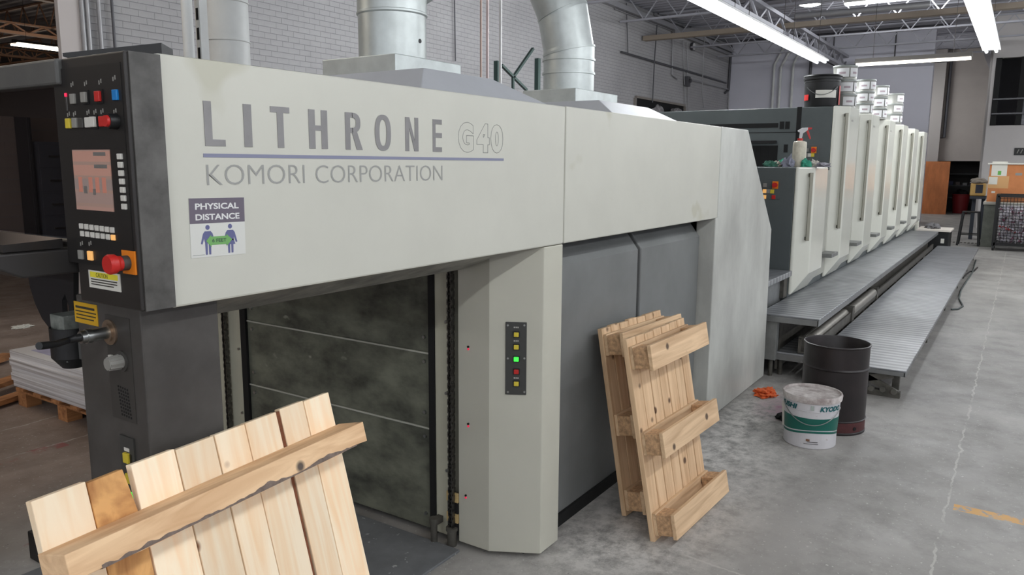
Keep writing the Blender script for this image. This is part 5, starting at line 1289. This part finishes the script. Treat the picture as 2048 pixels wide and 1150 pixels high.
crf(1996, 2002, 342, 350, 'green_mark', mat('mark_green', rgb(100, 170, 80), .6), .008); crf(2031, 2044, 346, 351, 'handle_tab', M_GKEY, .006); crf(1983, 1990, 382, 386, 'paper_scrap', M_STICK, .004)
q = P(1958, 380, 0, 21.6)
yh = Thing('wrapped_case', 'small yellow framed case with grey padded cover beside the crate', 'case', (21.6, q.y, 1.1))
yh.part(MB().box(21.5, 21.9, q.y - .14, q.y + .18, 1.056, 1.36), 'case', mat('case_yellow', rgb(196, 160, 96), .6), bevel=.03)
yh.part(MB().box(21.495, 21.5, q.y - .08, q.y + .07, 1.13, 1.33), 'dark_pocket', mat('pocket_navy', rgb(50, 54, 66), .7))
yh.part(blob((21.7, q.y + .02, 1.35), .22, .2, .09, 51, amp=.25), 'padded_cover', mat('pad_grey', rgb(126, 118, 108), .9))
tag(MB().box(21.45, 22.0, q.y - .16, q.y + .17, .99, 1.055).box(21.75, 21.83, q.y + .05, q.y + .13, 0, .99).box(21.9, 21.98, q.y - .14, q.y - .06, 0, .99).build('side_table', mat('table_slate', rgb(58, 64, 74), .6), None, org=(21.7, 1, 0)), 'slate side table carrying the yellow framed case', 'table')
# mesh cart
ca = Thing('mesh_cart', 'black wire mesh cart filled with waste paper', 'cart', (19.2, -.4, 0))
cx0, cx1, cy0, cy1, cz0, cz1 = 19.15, 19.78, -1.6, .43, .14, 1.15
for z in (cz0, cz1):
    for y in (cy0, cy1): ca.part(MB().box(cx0, cx1, y - .03, y + .03, z - .03, z + .03), 'frame_rail', M_BLACK)
    for x in (cx0, cx1): ca.part(MB().box(x - .03, x + .03, cy0, cy1, z - .03, z + .03), 'frame_rail', M_BLACK)
for x in (cx0, cx1):
    for y in (cy0, cy1): ca.part(MB().box(x - .03, x + .03, y - .03, y + .03, .1, cz1), 'corner_post', M_BLACK); ca.part(MB().cyl((x, y - .02, .055), (x, y + .02, .055), .055, seg=18), 'caster', M_BLACK)
wm = MB(); y = cy0
while y < cy1: wm.box(cx0 - .004, cx0 + .004, y - .005, y + .005, cz0, cz1); y += .06
z = cz0
while z < cz1: wm.box(cx0 - .004, cx0 + .004, cy0, cy1, z - .005, z + .005); z += .06
x = cx0
while x < cx1: wm.box(x - .005, x + .005, cy1 - .004, cy1 + .004, cz0, cz1); x += .06
z = cz0
while z < cz1: wm.box(cx0, cx1, cy1 - .004, cy1 + .004, z - .005, z + .005); z += .06
ca.part(wm, 'wire_mesh', M_BLACK); ca.part(MB().box(cx0, cx1, cy0, cy1, cz0 - .01, cz0 + .01), 'base_tray', M_BLACK)
rnd = random.Random(9); wp = MB(); wc = MB()
for i in range(2600):
    p = Vector((rnd.uniform(cx0 + .06, cx1 - .06), rnd.uniform(cy0 + .06, cy1 - .06), rnd.uniform(.2, .92)))
    if cx0 + .16 < p.x < cx1 - .16 and p.z < .82: p.x = cx0 + rnd.uniform(.06, .16)
    d_ = Vector((rnd.uniform(-1, 1), rnd.uniform(-1, 1), rnd.uniform(-1, 1))).normalized(); e_ = d_.orthogonal().normalized()
    s_ = rnd.uniform(.02, .045); u2 = e_ * rnd.uniform(.01, .03)
    (wp if rnd.random() < .86 else wc).add([p - d_ * s_ - u2, p + d_ * s_ - u2, p + d_ * s_ * .8 + u2, p - d_ * s_ + u2], [(0, 1, 2, 3)])
wst = wp.build('waste_paper', mat('waste_paper', rgb(206, 202, 210), .7), None, org=(19.4, -.4, .2)); tag(wst, 'heap of white paper scraps inside the mesh cart', 'waste paper', kind='stuff')
wst2 = wc.build('coloured_scraps', mat('waste_colour', rgb(150, 96, 116), .7, var=.6, scale=15), None, org=(19.4, -.4, .2)); tag(wst2, 'plum coloured paper scraps among the white waste', 'waste paper', kind='stuff')
q0, q1 = P(1998, 452, 0, 19.2), P(2031, 465, 0, 19.2)
single(MB().bar(q0 + Vector((.05, 0, 0)), q1 + Vector((.05, 0, 0)), .02, .05), 'red_strap', M_RED, 'red strap lying across the waste paper in the cart', 'strap', q0)
# room sign on the office wall
q = P(2030, 303, 0, 26)
rs = Thing('door_sign', 'small black sign with pale lettering on the office wall', 'sign', q)
rs.part(MB().box(25.985, 26.0, q.y - .55, q.y + .02, q.z - .10, q.z + .10), 'plate', M_BLACK)
rt_ = MB()
for k in range(6): rt_.bar((25.983, q.y - .05 - .085 * k, q.z - .05), (25.983, q.y - .09 - .085 * k, q.z + .06), .004, .02)
rs.part(rt_, 'lettering', M_GKEY)
# pipes on the far walls
def drop(label, px, py0, py1, x, r, m):
    a, b = P(px, py0, 0, x), P(px, py1, 0, x); single(MB().cyl((x, a.y, a.z), (x, a.y, b.z), r, seg=10), 'wall_pipe', m, label, 'pipe', (x, a.y, b.z), 'pipes on the end walls')
q = P(1900, 150, 0, 32.9); q2 = P(1886, 275, 0, 32.9)
single(MB().tube([(32.9, q.y, 5.8), (32.9, q.y, q.z), (32.9, q.y, q2.z), (32.9, q.y + .25, q2.z)], .055, 10), 'drain_pipe', M_CONDD, 'dark drain pipe dropping down the buff end wall', 'pipe', (32.9, q.y, q2.z))
for i, (px, py0) in enumerate(((1549, 130), (1562, 135), (1587, 128))):
    a = P(px, py0, 0, 27.4); single(MB().tube([(27.4, a.y - .4, 5.8), (27.4, a.y - .35, a.z + .7), (27.4, a.y, a.z), (27.4, a.y, 1.0)], .045, 10), 'riser_pipe', M_WHITEP, 'shiny white riser on the white end wall, %s of three' % ('left one', 'middle one', 'right one')[i], 'pipe', (27.4, a.y, 1), 'pipes on the end walls')
for i, (px, r) in enumerate(((1628, .05), (1655, .02), (1672, .02), (1796, .02))):
    drop('%s hanging line before the white end wall' % ('thick dark', 'first thin', 'second thin', 'far right thin')[i], px, 30, (215, 100, 130, 118)[i], 27.3, r, M_CONDD)
single(MB().tube([P(1350, 66, 0, 27.2), P(1520, 86, 0, 27.2), P(1700, 68, 0, 27.2), P(1900, 52, 0, 27.2)], .045, 8), 'sprinkler_pipe', M_CONDD, 'dark level pipe crossing high on the white end wall', 'pipe', P(1700, 68, 0, 27.2)) if False else None
for i, (pa_, pb_, r) in enumerate((((1480, 83), (1900, 50), .05), ((1560, 66), (1900, 36), .04), ((1655, 124), (1672, 132), .03), ((1672, 132), (1905, 122), .03))):
    single(MB().cyl(P(*pa_, 0, 27.1), P(*pb_, 0, 27.1), r, seg=8), 'ceiling_pipe', M_CONDD, ('long dark sprinkler pipe under the roof before the white wall', 'upper dark sprinkler pipe under the roof', 'short slanting pipe left of the crosswise light', 'thin level pipe behind the crosswise light')[i], 'pipe', P(*pa_, 0, 27.1), 'ceiling pipes')
a, b = P(1590, 32, 0, 18), P(1860, 8, 0, 18)
single(MB().cyl(a, b, .06, seg=12), 'ceiling_pipe', M_COND, 'shiny pale pipe running crosswise among the roof joists', 'pipe', a, 'ceiling pipes')
